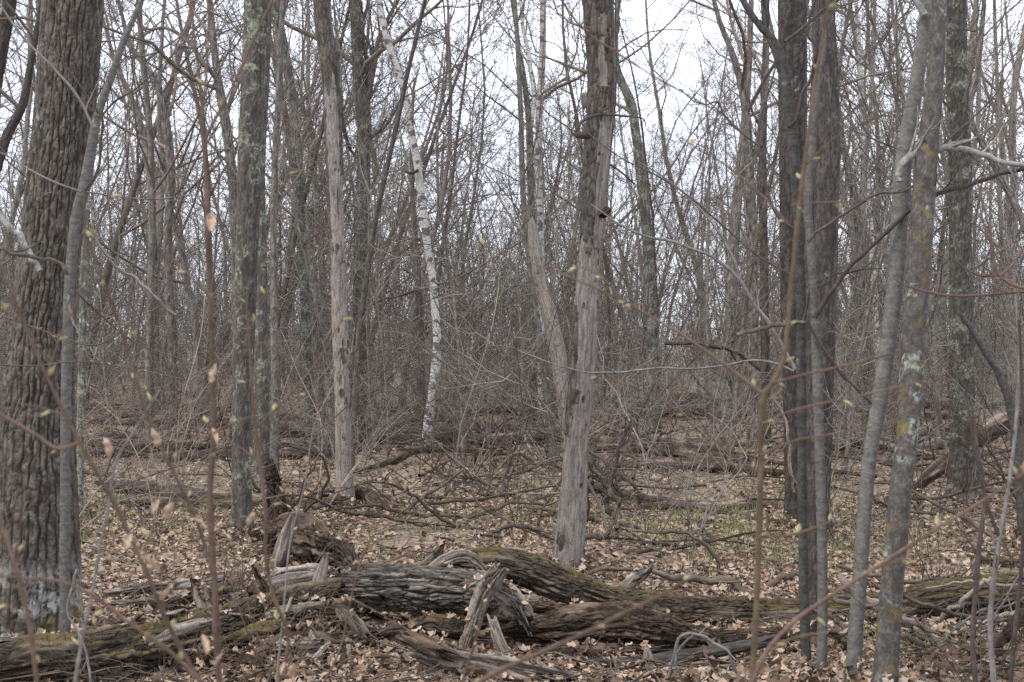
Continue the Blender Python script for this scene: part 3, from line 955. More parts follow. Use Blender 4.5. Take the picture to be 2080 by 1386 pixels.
tree('forest_tree', 'lichen spotted trunk bending left, standing right of the tall main snag', 'tree', 28.0,
    [(1328, 870, 30), (1326, 750, 26), (1322, 620, 24), (1316, 500, 22), (1308, 400, 21), (1300, 330, 20), (1290, 260, 19), (1281, 205, 18), (1266, 172, 16), (1254, 140, 14), (1250, 80, 12), (1256, 0, 10)], 'lichen', furrowed(0.03, 0.1, 0.005), S=24, rings=110, height=17, seed=25, crown_from=50, flare=0.2)
tree('birch_tree', 'distant white birch with upright stem high between the two dead snags', 'tree', 30.0,
    [(1100, 880, 15), (1099, 700, 13), (1099, 500, 13), (1094, 330, 14), (1095, 230, 15), (1101, 130, 14), (1103, 50, 13), (1102, -40, 12)], 'birch', smooth(), S=14, rings=90, height=17, seed=26, crown_from=50, levels=OAKISH[:3], flare=0.1)
fk, _ = tree('forest_tree', 'forked grey trunk beside the distant white birch', 'tree', 29.0,
    [(1083, 885, 18), (1082, 700, 16), (1080, 480, 15), (1077, 330, 15), (1074, 240, 14), (1064, 160, 11), (1052, 80, 9), (1040, 0, 8), (1034, -40, 7)], 'lichen', furrowed(0.03, 0.1, 0.004), S=16, rings=90, height=16, seed=27, crown_from=45)
limb(fk, [(1078, 260, 10), (1084, 200, 9), (1078, 130, 9), (1064, 60, 8), (1058, 0, 7), (1050, -50, 6)], 29, 'birch', 6, 24, 71, 5, wob=0.4, tl=1.5)

tw1, _ = tree('oak_tree', 'dark furrowed left one of the two stout trunks at right', 'tree', 13.0,
    [(1620, 1078, 58), (1620, 1040, 52), (1618, 900, 51), (1613, 650, 54), (1611, 400, 56), (1610, 200, 58), (1609, 0, 58), (1608, -60, 58)], 'dark', furrowed(0.028, 0.13, 0.010), S=64, rings=300, height=18, seed=29, foot=0.3)
tw2, _ = tree('oak_tree', 'brownish furrowed trunk, right one of the two stout trunks at right', 'tree', 12.0,
    [(1664, 1110, 58), (1664, 1060, 48), (1667, 900, 46), (1674, 650, 49), (1679, 400, 50), (1681, 280, 51), (1680, 200, 51), (1674, 60, 47), (1671, -60, 46)], 'dark', furrowed(0.022, 0.12, 0.007), S=64, rings=300, height=18, seed=30, foot=0.5)

ma, _ = tree('maple_tree', 'dark slender maple stem forking above, in front of the two stout trunks', 'tree', 6.65,
    [(1640, 1400, 21), (1633, 1200, 20), (1630, 1000, 19), (1628, 800, 20), (1627, 620, 20), (1623, 480, 20), (1618, 380, 21), (1610, 290, 22), (1603, 220, 23), (1594, 160, 22), (1586, 115, 20), (1572, 85, 17), (1548, 58, 15), (1525, 28, 14), (1507, -5, 13), (1490, -50, 12)],
    'maple_dark', smooth(), S=24, rings=200, height=6.5, seed=31, flare=0.05, levels=OAKISH[:3])
mb_, _ = tree('maple_tree', 'paler slender maple stem right beside the dark forking maple', 'tree', 6.5,
    [(1668, 1412, 22), (1671, 1200, 20), (1667, 1000, 20), (1662, 820, 20), (1658, 700, 20), (1654, 620, 18), (1647, 510, 17), (1641, 420, 17), (1645, 320, 19), (1653, 230, 18), (1662, 150, 16), (1670, 108, 15), (1676, 60, 6)],
    'maple', smooth(), S=24, rings=180, seed=32, flare=0.05, broken=True)
tree('maple_tree', 'dark rough stem squeezed between the two slender maples', 'tree', 7.5,
    [(1650, 1318, 36), (1651, 1270, 30), (1651, 1150, 26), (1649, 1000, 25), (1648, 850, 24), (1646, 700, 22), (1643, 560, 20), (1646, 430, 17), (1650, 300, 14), (1652, 180, 11), (1660, 40, 9), (1664, -40, 8)],
    'dark', furrowed(0.016, 0.07, 0.004), S=36, rings=240, height=8, seed=132, flare=0.35, levels=OAKISH[:3])
limb(ma, [(1590, 150, 18), (1576, 110, 14), (1562, 75, 12), (1553, 30, 11), (1549, -40, 10)], 6.65, 'maple_dark', 10, 20, 72, 2, tl=0.4)
limb(ma, [(1594, 85, 6), (1612, 72, 6), (1645, 45, 6), (1672, 20, 5), (1720, -10, 5)], 6.55, 'stem_dark', 8, 16, 73, 1, tl=0.4)
limb(ma, [(1602, 258, 8), (1616, 245, 7), (1624, 215, 7), (1630, 188, 7), (1645, 165, 7), (1652, 135, 6), (1656, 90, 6), (1643, 78, 6), (1644, 40, 5), (1655, 0, 5), (1665, -40, 4)], 6.5, 'stem_dark', 8, 36, 74, 0, wob=0.3)
limb(ma, [(1635, 655, 9), (1612, 656, 9), (1590, 660, 9), (1560, 664, 9), (1530, 671, 9), (1497, 680, 8)], 6.55, 'stick', 8, 24, 75, 0, wob=0.4, name='dead_branch')
limb(ma, [(1640, 655, 8), (1655, 680, 7), (1680, 720, 7), (1705, 755, 7), (1740, 790, 6), (1772, 822, 5)], 6.45, 'stem_dark', 7, 20, 76, 1, tl=0.25)
limb(ma, [(1632, 652, 6), (1640, 620, 5), (1645, 590, 5), (1655, 578, 4), (1690, 560, 3), (1745, 548, 3), (1800, 545, 2)], 6.5, 'stem_dark', 6, 24, 77, 4, tl=0.2)
limb(ma, [(1640, 490, 8), (1655, 475, 7), (1690, 452, 7), (1740, 418, 6), (1790, 392, 6), (1830, 390, 5), (1862, 372, 5), (1880, 335, 4), (1920, 290, 4), (1970, 245, 4), (2020, 195, 3), (2068, 118, 2)], 6.3, 'stem_dark', 7, 50, 78, 7, wob=0.3, tl=0.35)
limb(ma, [(1610, 462, 7), (1596, 455, 7), (1580, 437, 7), (1557, 384, 6), (1546, 330, 6), (1541, 298, 5), (1545, 240, 5), (1556, 200, 4), (1566, 172, 4), (1577, 131, 3)], 6.4, 'stem_dark', 7, 40, 79, 4, wob=0.3, tl=0.25)
limb(ma, [(1541, 298, 4), (1520, 280, 4), (1490, 258, 4), (1470, 232, 4), (1455, 206, 4), (1438, 212, 3), (1418, 210, 3), (1380, 180, 2)], 6.4, 'stem_dark', 6, 30, 80, 5, wob=0.5, tl=0.25)
limb(mb_, [(1656, 645, 13), (1664, 628, 12), (1680, 605, 11), (1705, 568, 10), (1740, 528, 10), (1780, 492, 9), (1830, 442, 9), (1880, 405, 9), (1930, 388, 9), (1980, 372, 9), (2030, 355, 9), (2110, 335, 8)], 6.4, 'stem_dark', 9, 50, 81, 6, wob=0.4, tl=0.35)
limb(mb_, [(1672, 100, 8), (1676, 70, 6), (1680, 20, 4), (1690, -30, 3)], 6.5, 'stem_dark', 7, 10, 82, 0)

mc, _ = tree('maple_tree', 'smooth grey maple stem curving up with one arching limb at right', 'tree', 6.45,
    [(1730, 1420, 34), (1737, 1300, 31), (1745, 1200, 30), (1752, 1100, 29), (1759, 1000, 29), (1771, 900, 29), (1786, 820, 31), (1799, 730, 33), (1811, 640, 34), (1822, 540, 34), (1828, 440, 34), (1834, 340, 34), (1846, 260, 32), (1858, 190, 30), (1869, 120, 28), (1880, 40, 27), (1887, -50, 25)],
    'maple', smooth(), S=32, rings=220, height=8, seed=33, flare=0.08, levels=OAKISH[:3])
limb(mc, [(1826, 372, 14), (1828, 350, 15), (1836, 330, 15), (1852, 316, 15), (1880, 308, 15), (1918, 302, 14), (1965, 307, 13), (2010, 318, 12), (2050, 332, 11), (2110, 342, 10)], 6.3, 'limb', 10, 44, 83, 9, wob=0.4, tl=0.45)
limb(mc, [(1878, 30, 16), (1866, 10, 14), (1850, -10, 13), (1830, -40, 12)], 6.4, 'limb', 10, 12, 84, 0)
md, _ = tree('maple_tree', 'stout maple stem spotted with orange moss and pale lichen at right', 'tree', 6.3,
    [(1795, 1425, 53), (1804, 1300, 48), (1811, 1200, 46), (1820, 1100, 46), (1829, 1000, 45), (1841, 900, 44), (1849, 800, 47), (1854, 700, 49), (1862, 600, 50), (1869, 500, 49), (1876, 400, 47), (1884, 300, 44), (1896, 200, 37), (1903, 100, 33), (1908, 20, 31), (1912, -50, 30)],
    'maple_moss', furrowed(0.014, 0.035, 0.0018, 0.3, 0.6), S=48, rings=300, height=9, seed=34, flare=0.08, levels=OAKISH[:3])
t16, _ = tree('oak_tree', 'big shaggy oak with mossy foot standing back at far right', 'tree', 15.3,
    [(1957, 1022, 82), (1957, 1000, 68), (1956, 960, 58), (1955, 850, 51), (1953, 700, 48), (1951, 500, 45), (1950, 300, 46), (1946, 200, 44), (1943, 50, 41), (1941, -50, 40)],
    'oak2', furrowed(0.028, 0.085, 0.011), S=64, rings=300, height=18, seed=35, flare=0.22, foot=0.9)
for k, pp in enumerate([[(1930, 165, 5), (1921, 178, 6), (1916, 190, 4)], [(1955, 210, 6), (1966, 180, 5), (1972, 160, 4), (1965, 140, 3)], [(1962, 60, 6), (1985, 62, 5), (2000, 48, 4)], [(1930, 220, 6), (1916, 205, 5), (1912, 170, 4)]]):
    limb(t16, pp, 15.0, 'forest_dark', 6, 12, 140 + k, 1, name='dead_branch', tl=0.3)
tree('dead_tree', 'short dark leaning dead stem with broken tip at right edge', 'dead tree', 11.5,
    [(2066, 905, 22), (2054, 830, 19), (2042, 790, 17), (2024, 750, 15), (2000, 712, 14), (1970, 664, 11), (1950, 637, 8)], 'maple_dark', smooth(), S=16, rings=60, seed=36, broken=True)
tree('forest_tree', 'leaning trunk at right edge crossing behind the arching limb', 'tree', 18.0,
    [(2150, 960, 24), (2130, 640, 18), (2092, 490, 16), (2062, 415, 15), (2024, 342, 14), (1994, 285, 14), (1972, 252, 13), (1985, 150, 12), (1996, 40, 10), (2002, -30, 9)], 'forest', furrowed(0.03, 0.1, 0.004), S=16, rings=90, height=12, seed=37)
fo, _ = tree('forest_tree', 'forked brown oak between the massive oak and the lichen pair', 'tree', 24.0,
    [(484, 925, 24), (482, 700, 21), (477, 480, 19), (470, 345, 19), (456, 235, 21), (446, 180, 18), (434, 90, 14), (426, 0, 12), (422, -50, 11)], 'forest', furrowed(0.03, 0.11, 0.006), S=22, rings=120, height=17, seed=38, crown_from=70)
limb(fo, [(450, 200, 12), (428, 150, 11), (400, 110, 10), (370, 75, 9), (335, 55, 8), (300, 58, 6), (265, 40, 4)], 24, 'forest', 6, 30, 91, 8, wob=0.9, tl=1.5)
limb(fo, [(458, 235, 10), (475, 190, 10), (498, 130, 8), (520, 60, 6), (550, 0, 5)], 24.2, 'forest', 6, 24, 92, 6, wob=0.7, tl=1.2)
tree('forest_tree', 'crooked grey trunk bending left in the open gap beside the massive oak', 'tree', 28.0,
    [(352, 905, 22), (350, 700, 19), (340, 500, 17), (347, 330, 17), (341, 270, 16), (326, 195, 15), (300, 140, 13), (268, 100, 11), (250, 40, 8)], 'forest', furrowed(0.03, 0.11, 0.005), S=18, rings=110, height=14, seed=39, crown_from=50)
tree('forest_tree', 'wavy thin grey trunk left of the crooked grey one', 'tree', 31.0,
    [(318, 890, 18), (315, 650, 15), (310, 450, 14), (300, 330, 14), (284, 250, 14), (262, 190, 12), (235, 130, 9), (215, 60, 7)], 'forest', furrowed(0.03, 0.11, 0.005), S=16, rings=100, height=14, seed=40, crown_from=50)
tree('forest_tree', 'dark leaning trunk in the upper left corner behind the massive oak', 'tree', 19.0,
    [(-120, 970, 30), (-70, 640, 26), (-20, 390, 22), (15, 275, 20), (45, 215, 18), (62, 130, 14), (75, 60, 12), (90, -20, 10)], 'dark', furrowed(0.03, 0.11, 0.006), S=20, rings=100, height=13, seed=41, crown_from=50)
tree('forest_tree', 'thick dark trunk at the very left edge of the wood', 'tree', 21.0,
    [(-70, 940, 40), (-50, 600, 34), (-22, 250, 30), (2, 100, 28), (20, 10, 26), (26, -50, 24)], 'dark', furrowed(0.03, 0.11, 0.008), S=24, rings=100, height=15, seed=42, crown_from=50)
rb, _ = tree('forest_tree', 'grey tree with spreading forks left of the two stout trunks', 'tree', 22.0,
    [(1532, 930, 28), (1531, 760, 24), (1529, 600, 22), (1527, 480, 22), (1523, 380, 20), (1520, 300, 20), (1514, 220, 17), (1500, 150, 15), (1484, 100, 13), (1464, 50, 11), (1450, 0, 9), (1440, -50, 8)], 'forest', furrowed(0.03, 0.11, 0.006), S=22, rings=120, height=17, seed=43, crown_from=60)
limb(rb, [(1522, 360, 12), (1540, 280, 11), (1552, 200, 10), (1560, 120, 8), (1556, 50, 7), (1548, -30, 6)], 22, 'forest', 6, 24, 93, 6, wob=0.6, tl=1.2)
tree('forest_tree', 'straight dark trunk just right of the grey tree with spreading forks', 'tree', 23.5, [(1556, 915, 22), (1554, 700, 19), (1551, 500, 18), (1549, 380, 17), (1552, 200, 14), (1558, 0, 11)], 'forest_dark', furrowed(0.03, 0.11, 0.005), S=18, rings=100, height=17, seed=44, crown_from=60)
tree('forest_tree', 'pale trunk leaning right, left of the grey tree with spreading forks', 'tree', 27.0, [(1474, 890, 26), (1480, 700, 23), (1488, 550, 22), (1496, 420, 22), (1508, 300, 18), (1520, 150, 14), (1526, 0, 11)], 'forest', furrowed(0.03, 0.11, 0.005), S=18, rings=100, height=17, seed=45, crown_from=55)
tree('birch_tree', 'slim white birch seen between the stout trunks and the grey maple', 'tree', 31.0, [(1790, 880, 13), (1781, 700, 12), (1774, 560, 12), (1766, 430, 12), (1759, 340, 12), (1751, 220, 11), (1745, 100, 10), (1738, -20, 8)], 'birch', smooth(), S=14, rings=90, height=16, seed=46, crown_from=55, levels=OAKISH[:3])
tree('forest_tree', 'brown trunk leaning left beside the slim white birch', 'tree', 26.0, [(1768, 900, 22), (1760, 700, 18), (1750, 540, 17), (1736, 400, 16), (1716, 310, 14), (1700, 220, 11), (1710, 100, 9), (1730, 0, 7)], 'forest', furrowed(0.03, 0.11, 0.005), S=18, rings=90, height=15, seed=47, crown_from=50)
tree('dead_snag', 'low rotten broken pole behind the lichen mottled curved trunk', 'dead tree', 25.5, [(660, 900, 17), (650, 830, 14), (644, 770, 12), (637, 722, 10), (635, 706, 5)], 'snag', snag(mask_none), S=16, rings=40, seed=48, broken=True)

# ------------------------------------------------------------------ fallen logs
LOGTOPS = []


def log(name, label, path, D, mat, relief, S=48, rings=160, seed=1, cat='log', lump=0.08, cap=(True, True), oval=None, group=None, dent=None):
    pts = stem_path(path, D)
    LOGTOPS.append(resample(pts, 40))
    mb = MB()
    c = pts[:, :3].mean(0)
    o = (c[0], c[1], float(H(c[0], c[1])))
    hero_tube(mb, pts, rings, S, relief, seed, 0, 0, None, cap0=cap[0], cap1=cap[1], lump=lump, oval=oval)
    ob = mb.build(name, M[mat], origin=o)
    return tag(ob, label, cat, group)


def rotten_relief(depth=0.02, barky=0.4, cw=0.03, ch=0.25, bare_amt=0.0):
    """Long fibrous grooves, ragged holes; bare_amt shares out pale exposed wood."""
    fb = furrowed(cw, ch, depth * 0.8, 0.2, 0.5, 0.5, 0.5, 0.6)
    def fn(u, s, r0, seed):
        a = 2 * PI * u
        q = np.stack([np.cos(a) * r0, np.sin(a) * r0, s], -1)
        d0 = fbm(q * [34, 34, 3.4], 4, seed) + 0.5 * fbm(q * [95, 95, 5], 2, seed + 1)
        big = fbm(q * [11, 11, 3.0], 4, seed + 5)
        g = np.maximum(sstep(0.18, 0.5, vn(q * [38, 38, 2.6], seed + 3)), sstep(0.25, 0.5, vn(q * [80, 80, 5], seed + 13)))
        db, fu, _ = fb(u, s, r0, seed)
        bare = sstep(0.10 - bare_amt, 0.22 - bare_amt, big)
        return depth * (0.9 * d0 + 1.5 * big) - depth * 1.2 * g * bare + (1 - bare) * db, np.maximum(g * 0.7 * bare, fu * (1 - bare)), bare
    return fn


log('fallen_log', 'thick grey barked broken log lying over the dark hollow', [(706, 1186, 70), (730, 1188, 84), (790, 1191, 90), (860, 1196, 92), (930, 1201, 90), (985, 1207, 84), (1010, 1210, 66)], 7.95, 'log_grey', furrowed(0.052, 0.42, 0.022, 0.16, 0.40, 0.5, 0.5, 0.7), S=120, rings=280, seed=51)
log('fallen_log', 'long moss topped log running from the grey log to far right', [(905, 1142, 40), (960, 1140, 58), (1010, 1143, 66), (1070, 1158, 72), (1150, 1190, 72), (1240, 1221, 66), (1340, 1236, 62), (1450, 1243, 60), (1560, 1247, 60), (1680, 1246, 64), (1800, 1238, 74), (1900, 1222, 82), (2000, 1212, 84), (2140, 1204, 86)], 8.25, 'log_moss', rotten_relief(0.018, bare_amt=-0.08), S=72, rings=500, seed=52)
log('fallen_log', 'dark rotting hollow log below the moss topped log', [(1045, 1292, 60), (1090, 1290, 80), (1160, 1284, 92), (1250, 1278, 92), (1330, 1288, 78), (1430, 1303, 64), (1530, 1310, 60), (1620, 1312, 56), (1680, 1312, 50)], 7.45, 'rotten', rotten_relief(0.026, 0.4, 0.03, 0.3, bare_amt=-0.38), S=80, rings=320, seed=53, lump=0.12)
log('fallen_log', 'slim blackened pole lying on leaves below the rotting log', [(1040, 1350, 22), (1130, 1352, 28), (1250, 1350, 30), (1350, 1340, 30), (1450, 1325, 28), (1560, 1302, 24)], 7.1, 'black', rotten_relief(0.006), S=24, rings=120, seed=54)
log('fallen_log', 'broad mossy furrowed log across the lower left corner', [(-90, 1368, 120, 6.45), (60, 1352, 114, 6.55), (180, 1336, 106, 6.7), (290, 1318, 98, 6.9), (380, 1298, 88, 7.1), (460, 1276, 80, 7.3), (540, 1250, 78, 7.5), (610, 1228, 74, 7.7), (670, 1215, 60, 7.8)], 7.0, 'log_moss', rotten_relief(0.028, cw=0.04, ch=0.5, bare_amt=-0.08), S=90, rings=400, seed=55, lump=0.18)
log('fallen_log', 'pale stripped bole wedged above the mossy log at lower left', [(330, 1262, 26, 7.5), (390, 1250, 36, 7.6), (450, 1232, 40, 7.7), (520, 1205, 38, 7.8), (590, 1180, 34, 7.9), (660, 1168, 26, 8.0)], 7.7, 'dead', rotten_relief(0.01, bare_amt=0.4), S=40, rings=140, seed=56)
log('fallen_log', 'grey split log with a dark slot behind the lower left mossy log', [(212, 1204, 14), (260, 1200, 22), (330, 1192, 24), (400, 1184, 22), (455, 1176, 16)], 8.9, 'log_grey', rotten_relief(0.012, bare_amt=0.3), S=32, rings=100, seed=57)
log('fallen_log', 'thin grey rail lying just under the grey split log', [(235, 1224, 12), (320, 1219, 15), (420, 1212, 13), (480, 1206, 9)], 8.6, 'dead', rotten_relief(0.008, bare_amt=0.3), S=24, rings=70, seed=58)
log('rotten_log', 'shaggy rotten hump of wood sloping down to the grey log', [(548, 1102, 62, 10.6), (585, 1092, 78, 10.5), (625, 1098, 80, 10.3), (662, 1112, 66, 10.0), (692, 1134, 48, 9.6), (712, 1156, 34, 9.2), (722, 1182, 25, 8.8), (717, 1212, 19, 8.5), (704, 1238, 13, 8.2), (692, 1252, 8, 8.1)], 9.5, 'rotten', rotten_relief(0.045, cw=0.04, bare_amt=-0.1), S=80, rings=260, seed=59, lump=0.3, cat='log')
log('rotten_log', 'short pale torn slab of wood at the left end of the rotten hump', [(592, 1052, 14), (582, 1088, 30), (572, 1124, 36), (564, 1158, 30)], 9.9, 'dead', rotten_relief(0.012, bare_amt=0.3), S=36, rings=70, seed=60, cat='log')
log('rotten_log', 'lumpy decayed log end above the lower left mossy log', [(556, 1200, 52), (600, 1192, 58), (645, 1188, 58), (690, 1196, 54), (710, 1202, 50)], 8.0, 'rotten', rotten_relief(0.026, bare_amt=0.1), S=44, rings=100, seed=61, cat='log', lump=0.16)
log('rotten_log', 'decayed wood chunk below the rotten hump, beside the hollow', [(556, 1310, 40), (600, 1300, 46), (640, 1295, 46), (678, 1306, 40)], 7.15, 'rotten', rotten_relief(0.02, bare_amt=0.1), S=40, rings=80, seed=62, cat='log', lump=0.16)
log('rotten_stump', 'tall dark crumbling stump spike beside the grey pair of trunks', [(548, 934, 12), (553, 955, 26), (559, 990, 36), (563, 1020, 44), (568, 1050, 54), (572, 1084, 64)], 12.6, 'rotten', rotten_relief(0.03, bare_amt=-0.1), S=36, rings=90, seed=63, cat='stump', lump=0.25)
log('broken_branch', 'splintered upright grey slab leaning against the grey log', [(1012, 1160, 34), (1000, 1178, 40), (984, 1205, 36), (970, 1240, 31), (958, 1275, 27), (946, 1308, 25), (934, 1344, 18)], 7.25, 'dead', rotten_relief(0.014, bare_amt=0.3), S=48, rings=140, seed=64, cat='branch', oval=0.25)
log('broken_branch', 'short round pale prop of wood under the splintered slab', [(1000, 1262, 25), (1010, 1293, 26), (1022, 1322, 26), (1042, 1360, 26)], 7.2, 'dead', rotten_relief(0.008, bare_amt=0.3), S=32, rings=60, seed=65, cat='branch')
log('broken_branch', 'thin straight stick leaning across the splintered slab', [(946, 1195, 4), (985, 1170, 5), (1002, 1148, 5)], 7.15, 'dead', smooth(), S=10, rings=20, seed=66, cat='branch')
log('rotten_log', 'shredded log end with whitish curling flakes beside the splintered slab', [(1008, 1196, 30), (1030, 1208, 42), (1044, 1224, 48), (1058, 1246, 48), (1066, 1260, 46)], 7.35, 'log_grey', rotten_relief(0.03, bare_amt=0.25), S=48, rings=80, seed=67, cat='log', lump=0.2)
log('fallen_log', 'arched twisted grey knot of wood above the grey log', [(862, 1172, 12), (884, 1152, 24), (908, 1136, 30), (938, 1128, 32), (966, 1136, 28), (984, 1156, 16)], 8.0, 'dead', rotten_relief(0.014, bare_amt=0.3), S=40, rings=110, seed=68, cat='log')
log('broken_branch', 'mossy broken limb propped behind the arched grey knot', [(845, 1160, 16), (870, 1142, 20), (893, 1118, 18), (902, 1100, 8)], 8.3, 'log_moss', rotten_relief(0.008), S=28, rings=50, seed=69, cat='branch')
for k, (lab, pp) in enumerate([('long splintered plank of torn wood along the bottom edge', [(838, 1322, 26), (900, 1340, 44), (980, 1352, 50), (1070, 1374, 44), (1180, 1404, 30)]),
                               ('narrow fibrous splinter lying on top of the bottom plank', [(880, 1318, 14), (960, 1336, 20), (1060, 1352, 18), (1170, 1376, 12)]),
                               ('thick rough torn block at the left end of the bottom plank', [(824, 1292, 38), (840, 1300, 42), (866, 1312, 44), (900, 1326, 40)])]):
    log('splintered_log', lab, pp, 6.75 - 0.05 * k, 'dead' if k != 2 else 'rotten', rotten_relief(0.014, bare_amt=0.3), S=40, rings=130, seed=70 + k, cat='log', oval=0.3)
log('fallen_log', 'short pale stub of log with charred end beyond the moss topped log', [(1236, 1206, 14), (1262, 1196, 24), (1290, 1176, 28), (1312, 1160, 26), (1322, 1152, 20)], 8.9, 'log_grey', rotten_relief(0.01, bare_amt=0.2), S=36, rings=70, seed=74)
log('fallen_log', 'stony grey mound of wood inside the dark hollow', [(832, 1278, 24), (862, 1272, 42), (905, 1274, 46), (945, 1284, 34)], 7.75, 'log_moss', rotten_relief(0.012), S=32, rings=60, seed=75)
log('rotten_stump', 'small jagged stump splinter before the rotting log', [(1318, 1378, 26), (1318, 1350, 24), (1316, 1326, 14), (1314, 1314, 4)], 7.0, 'dead', rotten_relief(0.012, bare_amt=0.3), S=28, rings=50, seed=76, cat='stump', lump=0.3)
log('rotten_log', 'green mossy rotten post at the left mouth of the hollow', [(704, 1252, 34), (718, 1272, 37), (726, 1298, 36), (722, 1330, 34), (716, 1354, 34)], 7.3, 'log_moss', rotten_relief(0.02), S=36, rings=70, seed=77, cat='log', lump=0.2)

HEAP = [
    ('dark rotten bulk of wood closing the back of the hollow', [(716, 1256, 40, 8.35), (760, 1254, 74, 8.4), (830, 1256, 80, 8.4), (910, 1258, 76, 8.4), (980, 1262, 66, 8.35), (1040, 1266, 40, 8.3)], 'rotten'),
    ('long mossy rotten ridge of wood in the heap left of the hollow', [(430, 1318, 34, 7.0), (480, 1304, 46, 7.1), (540, 1292, 50, 7.2), (600, 1284, 40, 7.3), (640, 1286, 20, 7.35)], 'log_moss'),
    ('dark crumbling block in the heap right under the lumpy decayed end', [(590, 1244, 54, 7.7), (630, 1250, 62, 7.7), (668, 1252, 60, 7.7), (705, 1246, 52, 7.75)], 'rotten'),
    ('low dark slab at the front of the rotten heap', [(360, 1352, 22, 6.75), (420, 1344, 34, 6.8), (490, 1346, 34, 6.8), (545, 1356, 20, 6.75)], 'rotten'),
    ('pale rounded wood end poking from the rotten heap', [(556, 1322, 34, 7.0), (590, 1320, 40, 7.0), (620, 1317, 42, 7.0), (640, 1316, 42, 7.0)], 'dead'),
    ('brown mossy lump along the bottom edge below the rotten heap', [(500, 1388, 40, 6.5), (560, 1380, 48, 6.55), (630, 1384, 46, 6.55), (690, 1392, 26, 6.5)], 'log_moss'),
    ('torn tan strip of wood over the top of the rotten heap', [(470, 1206, 16, 8.1), (530, 1186, 24, 8.2), (590, 1168, 24, 8.3), (650, 1160, 18, 8.3), (690, 1166, 10, 8.3)], 'dead'),
    ('dark split plank sloping off the left of the rotten heap', [(300, 1236, 14, 8.0), (360, 1226, 22, 8.1), (430, 1206, 24, 8.2), (490, 1186, 16, 8.3)], 'rotten'),
    ('mossy knob of wood at the right end of the rotten heap', [(700, 1196, 22, 8.0), (696, 1222, 40, 7.95), (700, 1250, 44, 7.9), (712, 1276, 26, 7.85)], 'log_moss'),
    ('dark shaggy root arm curling down in front of the grey log end', [(648, 1100, 30, 9.0), (684, 1108, 36, 8.7), (710, 1132, 36, 8.4), (726, 1166, 30, 8.1), (725, 1202, 24, 7.9), (712, 1236, 17, 7.75), (694, 1264, 10, 7.7)], 'rotten'),
    ('brown broken bit of log inside the hollow', [(770, 1290, 18, 7.5), (800, 1284, 26, 7.5), (828, 1286, 20, 7.5)], 'rotten'),
    ('dark decayed slab lying between the rotting log and the black pole', [(1090, 1330, 20, 7.2), (1180, 1326, 28, 7.25), (1270, 1326, 26, 7.25), (1340, 1322, 14, 7.25)], 'rotten'),
    ('rusty rotten wedge of wood under the moss topped log', [(1060, 1232, 22, 7.9), (1130, 1240, 36, 7.9), (1210, 1256, 34, 7.9), (1290, 1268, 20, 7.9)], 'rotten'),
]
for k, (lab, pp, mt) in enumerate(HEAP):
    log('rotten_log', lab, pp, 7, mt, rotten_relief(0.022, cw=0.03, ch=0.3, bare_amt=0.3 if mt == 'dead' else -0.05), S=44, rings=120, seed=400 + k, lump=0.22)


SHARDS = [
    ('upright torn shard at the top of the rotten heap', [(640, 1215, 22, 7.8), (646, 1180, 20, 7.8), (656, 1146, 12, 7.8), (660, 1128, 4, 7.8)], 'dead'),
    ('leaning dark splinter left of the torn shard', [(560, 1240, 20, 7.6), (540, 1200, 18, 7.6), (522, 1166, 11, 7.6), (514, 1148, 4, 7.6)], 'rotten'),
    ('broken plank tipped over the middle of the rotten heap', [(500, 1268, 22, 7.4), (556, 1246, 28, 7.4), (612, 1232, 24, 7.45), (656, 1226, 12, 7.5)], 'dead'),
    ('rotten limb lying out of the heap toward the bottom edge', [(560, 1300, 22, 7.1), (520, 1330, 26, 6.9), (480, 1358, 24, 6.75), (446, 1384, 16, 6.6)], 'rotten'),
    ('split grey shard across the lower left mossy log', [(300, 1304, 16, 6.65), (360, 1280, 22, 6.75), (420, 1262, 20, 6.9), (462, 1252, 9, 7.0)], 'dead'),
    ('stub of limb rising behind the lower left mossy log', [(420, 1250, 26, 7.5), (410, 1216, 24, 7.55), (398, 1186, 18, 7.6), (392, 1172, 12, 7.6)], 'log_moss'),
]
for k, (lab, pp, mt) in enumerate(SHARDS):
    log('broken_branch', lab, pp, 7, mt, rotten_relief(0.012, cw=0.02, ch=0.2, bare_amt=0.2 if mt == 'dead' else 0), S=32, rings=70, seed=460 + k, lump=0.2, cat='branch', oval=0.3)


def shoot_clump(label, px, py, D, n, h, mat, seed, name='shrub'):
    rg = np.random.default_rng(seed)
    p0 = W(px, py, D)
    p0[2] = float(H(p0[0], p0[1]))
    root = thing(name, label, 'shrub', p0)
    for k in range(n):
        N = 9
        d = unit(np.array([rg.normal() * 0.5, rg.normal() * 0.3, 0.9]))
        p, pts = p0 + np.array([rg.normal() * 0.05, rg.normal() * 0.05, -0.02]), []
        hh = h * rg.uniform(0.5, 1.0)
        for i in range(N):
            pts.append(p)
            d = unit(d + 0.09 * rg.normal(size=3) + np.array([0, 0, 0.02]))
            p = p + d * hh / (N - 1)
        P, R = np.array(pts)[None], (rg.uniform(0.0022, 0.0042) * np.linspace(1, 0.4, N))[None]
        m2 = MB()
        m2.tubes(P, R, 6)
        P1, R1 = kids(P, R, 7, 0.2, 0.98, (0.4, 0.9), (0.25, 0.5), 0.6, 6, 0.1, 0.03, rg, rmin=0.0010)
        m2.tubes(P1, R1, 4)
        P2, R2 = kids(P1, R1, 2, 0.3, 0.95, (0.4, 0.9), (0.3, 0.6), 0.7, 4, 0.1, 0.03, rg, rmin=0.0008)
        m2.tubes(P2, R2, 3)
        m2.build('shoot', M[mat], root)


